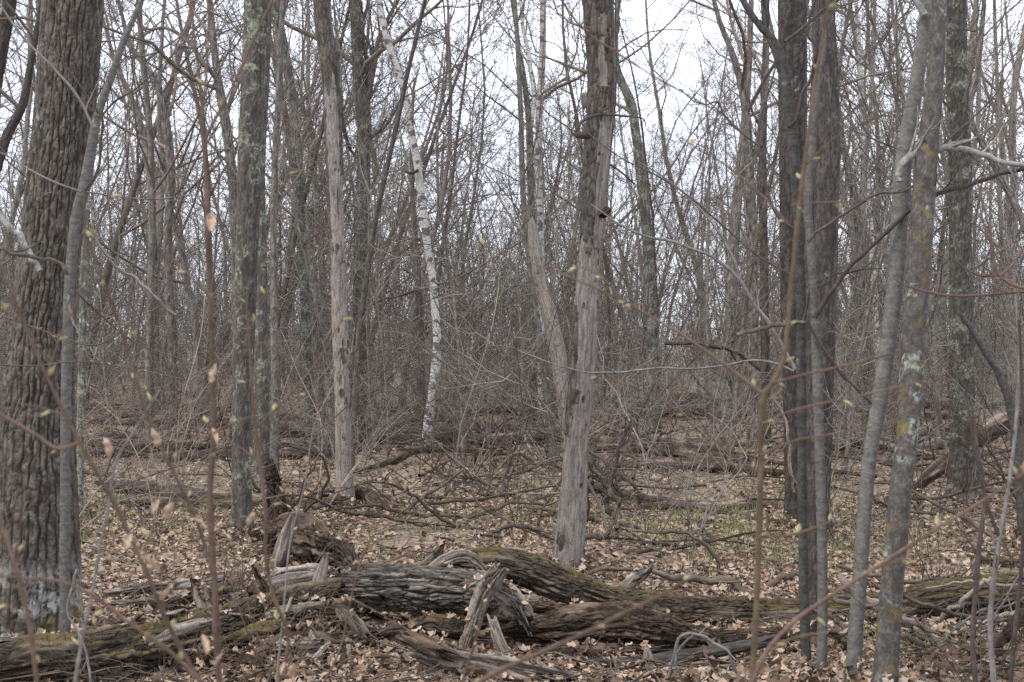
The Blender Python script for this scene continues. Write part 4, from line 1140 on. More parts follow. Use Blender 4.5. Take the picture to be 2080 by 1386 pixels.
shoot_clump('fine red brown twiggy shrub growing out of the rotten heap', 560, 1330, 6.5, 9, 0.75, 'stem', 601)
shoot_clump('wispy shrub of thin shoots left of the dark crumbling stump', 470, 1260, 7.6, 7, 0.8, 'stem', 602)
shoot_clump('thin shrub before the mossy log at the lower left corner', 250, 1386, 5.9, 7, 0.7, 'stem_dark', 603)
shoot_clump('airy brown shrub right of the pole pile at lower right', 2000, 1340, 6.2, 8, 1.0, 'stem_dark', 604)
shoot_clump('sparse thin shrub behind the pole pile', 1890, 1180, 8.6, 8, 1.1, 'stem_dark', 605)
shoot_clump('sparse shrub of dark shoots right of the main snag', 1300, 1010, 13.5, 8, 1.5, 'stick', 606)
shoot_clump('dark thin shrub left of the main snag', 1060, 1020, 13.0, 8, 1.5, 'stick', 607)
shoot_clump('pale grey twiggy shrub before the two stout trunks', 1540, 1000, 12.5, 8, 1.6, 'stick', 608)

rgt = np.random.default_rng(733)
for k in range(26):
    px, py = (rgt.uniform(1190, 1330), rgt.uniform(930, 1070)) if k < 10 else ((rgt.uniform(840, 1130), rgt.uniform(930, 1090)) if k < 20 else (rgt.uniform(560, 860), rgt.uniform(960, 1090)))
    c, dd = on_ground(px, py)
    L = rgt.uniform(0.5, 1.3)
    dr = unit(np.array([rgt.normal(), rgt.normal() * 0.6, abs(rgt.normal()) * (0.8 if k < 10 else 0.25)]))
    p, pts, N = c + [0, 0, 0.05], [], 14
    for i in range(N):
        pts.append(p)
        dr = unit(dr + 0.33 * rgt.normal(size=3) * [1, 1, 0.8] + np.array([0, 0, -0.5 * (p[2] - 0.35) if p[2] > 0.5 else 0.02]))
        p = p + dr * L / (N - 1) * 1.3
    P, R = np.array(pts)[None], (rgt.uniform(0.012, 0.026) * (1.35 if k < 10 else 1.0) * np.linspace(1, 0.35, N))[None]
    m2 = MB()
    m2.tubes(P, R, 7)
    P1, R1 = kids(P, R, 6, 0.1, 0.98, (0.5, 1.1), (0.3, 0.65), 0.55, 8, 0.28, 0.02, rgt, rmin=0.003)
    m2.tubes(P1, R1, 5)
    P2, R2 = kids(P1, R1, 3, 0.2, 0.98, (0.5, 1.1), (0.35, 0.7), 0.6, 5, 0.26, 0.02, rgt, rmin=0.002)
    m2.tubes(P2, R2, 3)
    ob = m2.build('fallen_branch', M['stem_dark'] if k < 10 and k % 2 else (M['stick'] if k % 3 else M['log_brown']), origin=tuple(c))
    tag(ob, ('crooked lichen crusted branch in the tangle right of the main snag', 'gnarled dead branch lying in the open litter left of the main snag', 'crooked dead branch on the litter right of the bare pole')[0 if k < 10 else (1 if k < 20 else 2)], 'branch', ('tangled branches right of the main snag', 'gnarled branches left of the main snag', 'crooked branches right of the bare pole')[0 if k < 10 else (1 if k < 20 else 2)])

# logs and limbs further back (each its own thing)
MIDLOGS = [
    ('dark log lying left of the grey pair of trunks', [(202, 988, 18), (250, 991, 22), (320, 996, 25), (400, 1010, 26), (470, 1018, 24), (540, 1022, 18)], 16.4, 'log_brown'),
    ('mossy log in front of the dark log at left', [(255, 1026, 16), (340, 1026, 20), (430, 1030, 22), (540, 1030, 22), (630, 1028, 20), (690, 1020, 24)], 15.4, 'log_moss'),
    ('reddish rotten log crossing behind the bare pole', [(330, 930, 14), (420, 926, 18), (520, 926, 20), (620, 924, 20), (700, 918, 14)], 23.0, 'log_brown'),
    ('brown log far left beside the massive oak', [(120, 896, 14), (190, 893, 18), (250, 893, 18), (300, 890, 12)], 28.0, 'log_brown'),
    ('low dark log at left, nearer than the brown one', [(120, 918, 10), (190, 920, 15), (250, 922, 14), (300, 928, 8)], 24.0, 'black'),
    ('long dark log far back at left', [(110, 846, 10), (220, 844, 14), (350, 850, 14), (480, 856, 13), (580, 862, 10)], 38.0, 'log_brown'),
    ('rough log pair piece left of the lichen mottled trunk', [(545, 842, 8), (580, 848, 12), (612, 854, 12), (640, 858, 8)], 33.0, 'log_brown'),
    ('grey log sloping down toward the white birch', [(742, 850, 10), (780, 860, 12), (830, 866, 12), (880, 874, 11), (920, 884, 8)], 29.0, 'stick'),
    ('reddish log lying far back right of the white birch', [(880, 872, 10), (960, 872, 15), (1050, 874, 16), (1140, 876, 12)], 31.0, 'log_brown'),
    ('mossy curved limb in front of the white birch', [(690, 968, 6), (740, 955, 9), (800, 938, 11), (860, 915, 11), (930, 913, 10), (990, 922, 8), (1040, 924, 5)], 21.0, 'log_moss'),
    ('red brown log right of the main snag, far one', [(1200, 915, 12), (1300, 912, 18), (1400, 924, 20), (1500, 936, 18), (1600, 940, 12)], 22.5, 'log_brown'),
    ('red brown log right of the main snag, near one', [(1240, 950, 12), (1340, 942, 18), (1440, 948, 20), (1530, 958, 16), (1610, 962, 10)], 20.0, 'log_brown'),
    ('mossy log lying right of the main snag', [(1170, 985, 20), (1215, 1000, 24), (1260, 1006, 22), (1300, 1012, 16)], 16.2, 'log_moss'),
    ('dark branch log across the grassy patch', [(1260, 1000, 12), (1330, 1016, 16), (1400, 1027, 15), (1470, 1030, 14), (1530, 1024, 14), (1600, 1036, 12)], 15.2, 'log_brown'),
    ('second thin dark branch along the grassy patch', [(1310, 1030, 12), (1370, 1028, 15), (1430, 1036, 12), (1500, 1044, 9), (1540, 1060, 6)], 14.6, 'stick'),
    ('thick reddish log slanting up at the right edge', [(1850, 996, 18), (1900, 958, 24), (1950, 918, 30), (2010, 880, 33), (2090, 836, 34)], 16.6, 'log_brown'),
    ('pale torn log end behind the orange moss maple', [(1862, 915, 12), (1890, 905, 17), (1925, 896, 14)], 21.0, 'dead'),
    ('rotten log behind the bare pole, mossy at its end', [(640, 1012, 14), (680, 1008, 22), (730, 1008, 24), (770, 1030, 18), (800, 1045, 8)], 15.6, 'rotten'),
    ('dim log between the white birch and the leaning snag', [(930, 900, 8), (1000, 905, 12), (1070, 898, 12), (1130, 905, 9)], 25.0, 'log_brown'),
    ('mossy log far right behind the pile of poles', [(1990, 1140, 14), (2040, 1146, 18), (2120, 1150, 20)], 9.8, 'log_moss'),
    ('brown log stretched behind the two stout trunks', [(1690, 900, 12), (1760, 905, 16), (1830, 915, 14), (1900, 930, 10)], 22.0, 'log_brown'),
]
for k, (lab, pp, D, mt) in enumerate(MIDLOGS):
    pp = [(a, b, c, 0.6 * on_ground(a, b + 0.42 * c)[1] + 0.4 * on_ground(pp[len(pp) // 2][0], max(q[1] + 0.42 * q[2] for q in pp))[1]) for a, b, c in pp] if 'slanting' not in lab else [(*q, D) for q in pp]
    log('fallen_log', lab, [(a, b - 0.1 * c, c * 1.3, d) for a, b, c, d in pp], D, mt, rotten_relief(0.014), S=26, rings=90, seed=90 + k, lump=0.16)


def branch_thing(lab, pp, D, mat, twigs=3, seed=1, wob=0.8, tl=0.4, S=7, n=34, name='fallen_branch', group=None):
    mb, C = limb(None, pp, D, mat, S, n, seed, twigs, wob=wob, tl=tl)
    o = C[:, :3].mean(0)
    ob = mb.build(name, M[mat], origin=(o[0], o[1], float(H(o[0], o[1]))))
    return tag(ob, lab, 'branch', group)


BR = [
    ('thin dark branch from the main snag foot to the charred stub', [(1180, 1170, 7), (1215, 1160, 9), (1250, 1155, 9), (1290, 1158, 7)], 9.2, 'stick', 0),
    ('long curved dead branch lying beyond the moss topped log', [(1322, 1165, 10), (1365, 1170, 13), (1420, 1176, 15), (1480, 1186, 17), (1530, 1206, 18), (1590, 1210, 18), (1660, 1222, 15)], 8.8, 'stick', 4),
    ('slender drooping branch arching down onto the leaves', [(1285, 1078, 5), (1340, 1083, 6), (1400, 1086, 7), (1438, 1112, 7), (1458, 1145, 7), (1463, 1178, 6)], 9.6, 'stick', 3),
    ('crooked dark limb lying at the right foot of the main snag', [(1185, 1098, 12), (1215, 1090, 13), (1245, 1085, 12), (1262, 1068, 11), (1290, 1068, 9), (1300, 1076, 5)], 11.2, 'stick', 3),
    ('gnarled upright lichen branch right of the main snag', [(1250, 1062, 14), (1258, 1030, 13), (1243, 1005, 12), (1225, 975, 11), (1200, 945, 9), (1180, 915, 7)], 13.2, 'stick', 7),
    ('forked dark branch rising out of the gnarled lichen branch', [(1238, 1050, 12), (1236, 1010, 10), (1246, 960, 8), (1262, 900, 7), (1285, 850, 5)], 13.3, 'stem_dark', 8),
    ('pale bent loop of dead branch before the blackened pole', [(1355, 1392, 7), (1368, 1335, 7), (1380, 1298, 7), (1405, 1285, 7), (1440, 1300, 7), (1478, 1325, 7), (1486, 1350, 6), (1512, 1392, 6)], 6.7, 'stem_grey', 2),
    ('inner thin loop of branch within the pale bent loop', [(1395, 1395, 4), (1372, 1345, 5), (1385, 1312, 5), (1410, 1292, 5)], 6.65, 'stem_grey', 1),
    ('low black arch of branch left of the main snag', [(1002, 1082, 6), (1030, 1070, 8), (1065, 1070, 9), (1100, 1085, 9), (1132, 1100, 8)], 11.8, 'stem_dark', 3),
    ('white antler shaped dead branch far behind the main snag', [(1092, 945, 7), (1082, 925, 9), (1070, 900, 7), (1064, 882, 4)], 18.0, 'dead', 0),
    ('white bowed branch beside the antler shaped one', [(1010, 955, 5), (1030, 935, 7), (1055, 918, 8), (1078, 932, 9), (1100, 945, 7)], 18.0, 'dead', 2),
    ('pale branch arching through the middle of the litter', [(900, 965, 5), (935, 968, 7), (975, 978, 8), (1015, 1000, 8), (1045, 1020, 6)], 16.2, 'stick', 4),
    ('lichen dotted branch crossing the litter left of the snag', [(860, 1050, 6), (900, 1045, 8), (950, 1050, 9), (1000, 1035, 9), (1050, 1020, 8), (1110, 1025, 6)], 13.6, 'stick', 6),
    ('dark branch slanting up from the litter centre', [(790, 1075, 6), (820, 1045, 8), (860, 1010, 8), (900, 985, 6), (940, 955, 4)], 13.8, 'stick', 5),
    ('long brown branch in the litter before the bare pole', [(720, 1045, 6), (770, 1050, 8), (830, 1062, 8), (880, 1072, 6), (930, 1100, 4)], 13.0, 'stick', 5),
    ('tangled lichen branch below the white birch', [(800, 900, 6), (850, 895, 7), (905, 880, 7), (960, 888, 7), (1020, 905, 6), (1080, 940, 4)], 22.0, 'stick', 8),
    ('gnarled branch standing from the log right of birch', [(985, 905, 8), (975, 870, 7), (950, 845, 6), (915, 820, 5)], 24.0, 'stick', 6),
    ('white peeled pole hanging before the left stout trunk', [(1570, 812, 4), (1588, 835, 5), (1600, 880, 6), (1606, 940, 7), (1612, 1000, 5)], 8.6, 'dead', 2),
    ('small dark twisted branch on the litter below the grass', [(1420, 1050, 4), (1430, 1075, 6), (1445, 1100, 6), (1440, 1120, 4)], 12.0, 'stick', 5),
    ('thick short dark limb left of the dark maple on leaves', [(1565, 1195, 11), (1580, 1178, 12), (1605, 1168, 12), (1640, 1160, 10)], 8.9, 'stick', 1),
    ('stout pale pole in the pile, slanting to lower right', [(1700, 1172, 14), (1760, 1215, 17), (1830, 1262, 22), (1900, 1300, 25), (1960, 1336, 27)], 7.3, 'dead', 0),
    ('second pale pole in the pile, above the stout one', [(1715, 1190, 12), (1780, 1232, 13), (1850, 1268, 14), (1910, 1300, 12)], 7.5, 'stick', 2),
    ('dark stick in the pile running from the grey maple', [(1690, 1215, 11), (1760, 1232, 12), (1840, 1262, 12), (1900, 1285, 9)], 7.25, 'stick', 2),
    ('upright pale stick leaning on the mossy log at right', [(1902, 1262, 9), (1940, 1232, 11), (1975, 1205, 11), (2012, 1172, 10)], 7.4, 'dead', 1),
    ('long grey stick resting low across the mossy log', [(1838, 1212, 7), (1890, 1232, 9), (1950, 1248, 10), (2010, 1258, 9), (2090, 1265, 8)], 7.35, 'stick', 4),
    ('pale bent stick on the far right of the pile', [(1960, 1270, 7), (2000, 1262, 9), (2040, 1250, 10), (2090, 1240, 9)], 7.2, 'dead', 3),
    ('short stub of pole at the bottom of the pile', [(1830, 1290, 12), (1870, 1310, 14), (1905, 1326, 12)], 7.1, 'stick', 1),
    ('thin arching twig over the pile of poles', [(1910, 1308, 4), (1950, 1270, 4), (2000, 1238, 5), (2050, 1230, 4), (2100, 1200, 3)], 6.9, 'stem_grey', 4),
    ('grey branch left of the pile under the two maples', [(1640, 1230, 9), (1700, 1262, 10), (1740, 1300, 10), (1760, 1340, 7)], 7.4, 'stick', 3),
    ('pale torn root lying at the foot of the pile', [(1690, 1285, 12), (1712, 1300, 16), (1730, 1325, 14), (1742, 1350, 8)], 7.0, 'rotten', 2),
    ('crossing brown stick at the lower right corner', [(1950, 1366, 7), (2010, 1360, 9), (2060, 1352, 9), (2110, 1345, 8)], 6.6, 'stick', 2),
    ('shaggy thick broken pole end at right edge', [(1990, 1350, 20), (2030, 1305, 22), (2060, 1270, 22), (2110, 1235, 20)], 7.0, 'log_brown', 1),
    ('grey stick low behind the orange moss maple', [(1700, 1150, 7), (1780, 1172, 9), (1860, 1180, 9), (1930, 1170, 7)], 8.6, 'stick', 4),
    ('thin light stick beneath the arching twig', [(1880, 1195, 4), (1960, 1182, 6), (2040, 1188, 6), (2100, 1186, 5)], 8.0, 'dead', 3),
    ('slender white stick hanging by the massive oak', [(156, 1156, 4), (146, 1200, 5), (139, 1240, 5), (152, 1272, 5), (166, 1300, 5), (186, 1395, 5)], 5.2, 'stem_grey', 3),
    ('short pale stick standing on the left bark of the massive oak', [(136, 598, 4), (142, 620, 5), (148, 650, 5), (158, 678, 3)], 6.6, 'dead', 0),
    ('grey dead limb crossing left half of the massive oak', [(-30, 410, 14), (10, 450, 13), (40, 485, 13), (62, 520, 14), (78, 550, 12)], 6.4, 'limb', 1),
    ('dark bowed branch before the massive oak, drooping tip', [(-40, 490, 9), (10, 508, 9), (60, 522, 9), (110, 533, 8), (128, 545, 9), (138, 560, 8)], 6.2, 'stick', 2),
    ('thin grey branch bending through the gap right of the massive oak', [(182, 470, 4), (215, 515, 5), (245, 550, 5), (268, 560, 6), (300, 590, 7), (330, 620, 6), (357, 642, 4)], 6.5, 'stem_grey', 3),
    ('pale dead bough arching from the two maples to the snag', [(1613, 752, 10), (1598, 714, 9), (1574, 678, 9), (1547, 632, 8), (1519, 596, 8), (1503, 566, 8), (1460, 531, 7), (1410, 508, 6), (1364, 492, 6), (1306, 477, 5), (1264, 459, 4), (1200, 415, 3)], 8.2, 'stem_grey', 8),
    ('grey dead bough climbing left from the pale arching bough', [(1503, 566, 7), (1490, 530, 6), (1475, 500, 6), (1460, 470, 5), (1420, 425, 4), (1373, 378, 3), (1300, 330, 2)], 8.2, 'stem_grey', 6),
    ('long white twig running level before the main snag', [(1612, 756, 5), (1570, 738, 5), (1530, 731, 5), (1480, 740, 4), (1420, 748, 4), (1320, 749, 4), (1230, 758, 4), (1170, 753, 3), (1120, 738, 3), (1050, 712, 2)], 7.8, 'stem_grey', 7),
    ('mossy dead bough hanging in the thicket left of the stout trunks', [(1350, 700, 6), (1410, 698, 8), (1460, 705, 9), (1505, 722, 9), (1545, 750, 7)], 15.0, 'log_moss', 4),
]
for k, (lab, pp, D, mt, tw) in enumerate(BR):
    branch_thing(lab, pp, D, mt, tw, 200 + k, tl=0.03 * D)

# ------------------------------------------------------------------ how one of many is told apart
MARKS = [(93, 'the massive oak'), (345, 'the crooked grey trunk'), (500, 'the lichen oak pair'), (618, 'the lichen mottled trunk'), (690, 'the bare pole'), (884, 'the white birch'), (1112, 'the leaning broken snag'),
         (1188, 'the main snag'), (1320, 'the lichen spotted trunk'), (1528, 'the spreading grey tree'), (1645, 'the stout trunk pair'), (1812, 'the arching grey maple'), (1858, 'the orange moss maple'), (1952, 'the shaggy oak')]


def beside(look, x, y, ranks):
    px = x / y * F + 1040
    m, ph = min(MARKS, key=lambda t: abs(t[0] - px))
    dx = px - m
    side = 'in line with' if abs(dx) < 14 else (('close ' if abs(dx) < 45 else '') + ('left of ' if dx < 0 else 'right of ')).strip()
    return f"{look} {ranks[0] if y < ranks[2] else ranks[1]}, {side} {ph}"


# ------------------------------------------------------------------ trees of the wood behind
def wood_proto(name, label, seed, height, r, mat, lean, levels, group, wig=0.03, bole=0.3):
    rg = np.random.default_rng(seed)
    root = thing(name, label, 'tree', (0, 0, 0), group)
    N = 26
    d = unit(np.array([lean * math.cos(seed), lean * math.sin(seed), 1.0]))
    p = np.array([0, 0, -0.15])
    pts = []
    for k in range(N):
        pts.append(p)
        d = unit(d + wig * rg.normal(size=3) * [1, 1, 0] + np.array([0, 0, 0.03]))
        p = p + d * (height + 0.15) / (N - 1)
    P = np.array(pts)
    t = np.linspace(0, 1, N)
    R = r * (1 - 0.88 * t) * (1 + 0.35 * np.exp(-t * height / 0.35))
    mb = MB()
    mb.tubes(P, R, 12)
    mb.build('trunk', M[mat], root)
    lv = [tuple([l[0], bole if k == 0 else l[1], *l[2:]]) for k, l in enumerate(levels)]
    cm = crown_mesh(P, R, lv, rg, 0.0050)
    cm.build('crown', M['twig'], root)
    return root


G_OAK = 'bare crooked trees standing back in the wood'
G_POLE = 'slim straight bare trees standing back in the wood'
SPREAD = [(11, 0.2, 0.97, (0.55, 1.1), (0.30, 0.46), 0.5, 9, 0.21, 0.05, 5), (6, 0.2, 0.98, (0.5, 1.0), (0.4, 0.6), 0.55, 7, 0.24, 0.03, 3), (5, 0.2, 0.98, (0.5, 1.0), (0.4, 0.65), 0.6, 5, 0.24, 0.03, 3), (5, 0.2, 0.98, (0.5, 1.0), (0.4, 0.75), 0.6, 4, 0.2, 0.03, 3)]
POLE = [(16, 0.2, 0.98, (0.5, 1.0), (0.14, 0.26), 0.42, 8, 0.14, 0.07, 4), (6, 0.2, 0.98, (0.5, 0.9), (0.35, 0.6), 0.55, 6, 0.18, 0.04, 3), (5, 0.2, 0.98, (0.5, 0.9), (0.35, 0.7), 0.6, 4, 0.2, 0.03, 3), (2, 0.2, 0.98, (0.5, 0.9), (0.5, 0.9), 0.7, 4, 0.2, 0.03, 3)]
LAB_OAK = 'bare crooked tree among the many trunks back in the wood'
LAB_POLE = 'slim bare pole tree among the many trunks back in the wood'
protos = [
    wood_proto('forest_tree', LAB_OAK, 301, 17, 0.125, 'forest', 0.08, SPREAD, G_OAK, 0.05, 0.28),
    wood_proto('forest_tree', LAB_OAK, 302, 15, 0.10, 'forest_dark', 0.16, SPREAD, G_OAK, 0.07, 0.22),
    wood_proto('forest_tree', LAB_OAK, 303, 18, 0.135, 'lichen', 0.05, SPREAD, G_OAK, 0.045, 0.33),
    wood_proto('forest_tree', LAB_OAK, 304, 14, 0.09, 'forest', 0.20, SPREAD, G_OAK, 0.08, 0.2),
    wood_proto('pole_tree', LAB_POLE, 305, 15, 0.07, 'forest', 0.06, POLE, G_POLE, 0.03, 0.22),
    wood_proto('pole_tree', LAB_POLE, 306, 13, 0.052, 'forest_dark', 0.10, POLE, G_POLE, 0.04, 0.15),
    wood_proto('pole_tree', LAB_POLE, 307, 11, 0.042, 'lichen', 0.14, POLE, G_POLE, 0.04, 0.12),
]
used = set()
rgf = np.random.default_rng(77)
spots = []
tries = 0
while len(spots) < 186 and tries < 20000:
    tries += 1
    d = math.sqrt(rgf.uniform(24.0 ** 2, 88.0 ** 2))
    if rgf.random() < 0.15:
        d = rgf.uniform(18, 42)
    half = 0.364 * d + 3
    x = rgf.uniform(-half, half)
    gx = x / d * F + 1040
    if 770 < gx < 1010 and d < 72 and rgf.random() < 0.7:
        continue
    if d < 45 and rgf.random() < 0.25:
        continue
    if any((x - a) ** 2 + (d - b) ** 2 < 1.1 for a, b in spots):
        continue
    spots.append((x, d))
for k, (x, y) in enumerate(spots):
    px = x / y * F + 1040
    kind = int(rgf.choice(7, p=[0.22, 0.2, 0.12, 0.2, 0.1, 0.09, 0.07]))
    if y < 30:
        kind = int(rgf.choice([4, 5, 6]))
    if 790 < px < 990 and rgf.random() < 0.5:     # the lighter opening in the canopy left of centre
        kind = int(rgf.integers(5, 7))
    z = float(H(x, y))
    sc = rgf.uniform(0.8, 1.2)
    rz = rgf.uniform(0, 2 * PI)
    lab = beside(('grey crooked tree', 'brown crooked tree', 'lichen covered crooked tree', 'slight crooked grey tree', 'tall grey pole tree', 'brown pole tree', 'thin lichen pole tree')[kind], x, y, ('midway back', 'far back', 45))
    if kind not in used:
        used.add(kind)
        o = protos[kind]
        o['label'] = lab
        o.location = (x, y, z)
        o.rotation_euler = (0, 0, rz)
        o.scale = (sc, sc, sc)
    else:
        dup(protos[kind], (x, y, z), rz, sc, (rgf.normal() * 0.05, rgf.normal() * 0.05), lab)

# the masses beyond what can be told apart: one object each, repeating the plants built above
def mass(name, pts, rot, scl, sources, label):
    """sources: list of tuples of objects that belong to one plant."""
    me = bpy.data.meshes.new(name)
    me.from_pydata([tuple(map(float, p)) for p in pts], [], [])
    for nm, ty, arr in (('rot', 'FLOAT_VECTOR', rot), ('scl', 'FLOAT', scl)):
        a = me.attributes.new(nm, ty, 'POINT')
        a.data.foreach_set('vector' if ty == 'FLOAT_VECTOR' else 'value', np.asarray(arr, np.float32).ravel())
    ob = bpy.data.objects.new(name, me)
    COL.objects.link(ob)
    g = bpy.data.node_groups.new(name, 'GeometryNodeTree')
    g.interface.new_socket('Geometry', in_out='INPUT', socket_type='NodeSocketGeometry')
    g.interface.new_socket('Geometry', in_out='OUTPUT', socket_type='NodeSocketGeometry')
    N = g.nodes
    gi, go = N.new('NodeGroupInput'), N.new('NodeGroupOutput')
    join = N.new('GeometryNodeJoinGeometry')
    for src in sources[::-1]:
        if len(src) == 1:
            parts = N.new('GeometryNodeObjectInfo')
            parts.inputs['Object'].default_value = src[0]
            parts.inputs['As Instance'].default_value = True
            one = parts.outputs['Geometry']
        else:
            j2 = N.new('GeometryNodeJoinGeometry')
            for q in src:
                oi = N.new('GeometryNodeObjectInfo')
                oi.inputs['Object'].default_value = q
                oi.inputs['As Instance'].default_value = False
                g.links.new(oi.outputs['Geometry'], j2.inputs[0])
            g2i = N.new('GeometryNodeGeometryToInstance')
            g.links.new(j2.outputs[0], g2i.inputs[0])
            one = g2i.outputs[0]
        g.links.new(one, join.inputs[0])
    iop = N.new('GeometryNodeInstanceOnPoints')
    g.links.new(gi.outputs[0], iop.inputs['Points'])
    g.links.new(join.outputs[0], iop.inputs['Instance'])
    iop.inputs['Pick Instance'].default_value = True
    rv = N.new('FunctionNodeRandomValue')
    rv.data_type = 'INT'
    for k in rv.inputs:
        if k.type == 'INT' and k.name == 'Max':
            k.default_value = len(sources) - 1
    out = [o for o in rv.outputs if o.type == 'INT'][0]
    g.links.new(out, iop.inputs['Instance Index'])
    for nm, ty, sock in (('rot', 'FLOAT_VECTOR', 'Rotation'), ('scl', 'FLOAT', 'Scale')):
        na = N.new('GeometryNodeInputNamedAttribute')
        na.data_type = ty
        na.inputs['Name'].default_value = nm
        g.links.new([o for o in na.outputs if o.enabled and o.name == 'Attribute'][0], iop.inputs[sock])
    g.links.new(iop.outputs[0], go.inputs[0])
    md = ob.modifiers.new('scatter', 'NODES')
    md.node_group = g
    return tag(ob, label, None, None, 'stuff')


def far_wood():
    rg = np.random.default_rng(5)
    n = 300
    y = np.sqrt(rg.uniform(86 ** 2, 190 ** 2, n))
    x = rg.uniform(-1, 1, n) * (0.37 * y + 6)
    mass('distant_woods', np.stack([x, y, H(x, y)], 1), np.stack([rg.normal(size=n) * 0.04, rg.normal(size=n) * 0.04, rg.uniform(0, 6.28, n)], 1), rg.uniform(0.75, 1.2, n),
         [tuple(p.children) for p in protos], 'far wood of bare grey trees closing the view')


far_wood()

# ------------------------------------------------------------------ saplings and undergrowth
def sapling_mesh(rg, h, r, arch=0.1, n1=14, leaves=0, multi=1):
    mb = MB()
    for m in range(multi):
        N = 10
        d = unit(np.array([rg.normal() * arch * 1.5, rg.normal() * arch * 1.5, 1.0]))
        p = np.array([rg.normal() * 0.06 * (multi > 1), rg.normal() * 0.06 * (multi > 1), -0.05])
        hh = h * rg.uniform(0.6, 1.0) if m else h
        pts = []
        for k in range(N):
            pts.append(p)
            d = unit(d + 1.6 * arch * rg.normal(size=3) * [1, 1, 0.2])
            p = p + d * hh / (N - 1)
        P = np.array(pts)[None]
        R = (r * (0.7 if m else 1) * np.linspace(1, 0.25, N))[None]
        mb.tubes(P, R, 5)
        P1, R1 = kids(P, R, int(n1 * 1.2), 0.12, 0.98, (0.5, 1.25), (0.18, 0.46), 0.6, 7, 0.19, 0.03, rg, rmin=0.0034)
        mb.tubes(P1, R1, 3)
        P2, R2 = kids(P1, R1, 5, 0.15, 0.98, (0.5, 1.1), (0.35, 0.75), 0.7, 5, 0.2, 0.02, rg, rmin=0.0028)
        mb.tubes(P2, R2, 3)
        if leaves:
            e = P2[:, -1]
            e = e[rg.random(len(e)) < leaves]
            for q in e:
                u, v = unit(rg.normal(size=3)) * 0.035, unit(rg.normal(size=3)) * 0.02
                mb.add([q, q + u * 0.5 + v, q + u + 0.01, q + u * 0.5 - v], [[0, 1, 2, 3]], None, None, None, 1)
    return mb


G_SAP = 'thin bare saplings in the undergrowth'
LAB_SAP = 'thin bare brown sapling in the undergrowth between the trunks'
rgs = np.random.default_rng(21)
sap = []
for k, (h, r, arch, n1, lv, mu) in enumerate([(4.2, 0.016, 0.07, 16, 0, 1), (3.0, 0.012, 0.12, 14, 0, 1), (5.5, 0.022, 0.06, 18, 0, 1), (2.2, 0.008, 0.16, 10, 0, 2), (3.4, 0.013, 0.12, 12, 0.12, 1), (1.6, 0.007, 0.2, 8, 0, 3), (6.5, 0.03, 0.05, 18, 0, 1), (2.6, 0.01, 0.15, 10, 0.05, 2)]):
    o = sapling_mesh(rgs, h, r, arch, n1, lv, mu).build('sapling', [M['brush'] if k in (1, 4, 5, 7) else M['forest'], M['leaf_held']], origin=(0, 0, 0))
    sap.append(tag(o, LAB_SAP, 'sapling', G_SAP))
used = set()
cnt = 0
while cnt < 298:
    d = 10.5 + 35 * rgs.random() ** 0.85
    half = 0.375 * d + 1.8
    x = rgs.uniform(-half, half)
    px = x / d * F + 1040
    if d < 19 and rgs.random() < (0.85 if d < 15 and 560 < px < 1600 else 0.6):   # the open leafy clearing stays open
        continue
    k = int(rgs.integers(8)) if d > 16 else int(rgs.choice([1, 3, 5, 7]))
    z = float(H(x, d))
    sc, rz = rgs.uniform(0.75, 1.25), rgs.uniform(0, 2 * PI)
    lab = beside(('branchy brown sapling', 'wispy brown sapling', 'tall brown sapling', 'low twin stemmed sapling', 'sapling holding dead leaves', 'low bushy sapling', 'tall pole sapling', 'twin leafy sapling')[k], x, d, ('on nearer litter', 'in the back thicket', 24))
    if k not in used:
        used.add(k)
        o = sap[k]
    else:
        o = sap[k].copy()
        COL.objects.link(o)
    o['label'] = lab
    o.location = (x, d, z)
    o.rotation_euler = (rgs.normal() * 0.1, rgs.normal() * 0.1, rz)
    o.scale = (sc, sc, sc)
    cnt += 1


G_SH = 'wide arching bare shrubs of the middle ground'
shp = []
for k in range(4):
    mb = MB()
    for m in range((6, 4, 7, 5)[k]):
        N = 12
        a = rgs.uniform(0, 2 * PI)
        d = unit(np.array([math.cos(a) * 0.7, math.sin(a) * 0.7, rgs.uniform(0.7, 1.6)]))
        p, pts = np.array([math.cos(a) * 0.08, math.sin(a) * 0.08, -0.03]), []
        hh = rgs.uniform(1.3, 2.9)
        for i in range(N):
            pts.append(p)
            d = unit(d + 0.09 * rgs.normal(size=3) + np.array([0, 0, -0.07]))
            p = p + d * hh / (N - 1)
        P, R = np.array(pts)[None], (rgs.uniform(0.005, 0.010) * np.linspace(1, 0.3, N))[None]
        mb.tubes(P, R, 5)
        P1, R1 = kids(P, R, 9, 0.2, 0.98, (0.5, 1.1), (0.25, 0.55), 0.55, 8, 0.1, 0.0, rgs, rmin=0.0018)
        mb.tubes(P1, R1, 3)
        P2, R2 = kids(P1, R1, 4, 0.2, 0.98, (0.4, 1.0), (0.3, 0.6), 0.65, 5, 0.1, 0.0, rgs, rmin=0.0014)
        mb.tubes(P2, R2, 3)
    o = mb.build('arching_shrub', M[('brush', 'stem_dark', 'stick', 'brush')[k]], origin=(0, 0, 0))
    shp.append(tag(o, 'wide arching bare shrub in the middle ground', 'shrub', G_SH))
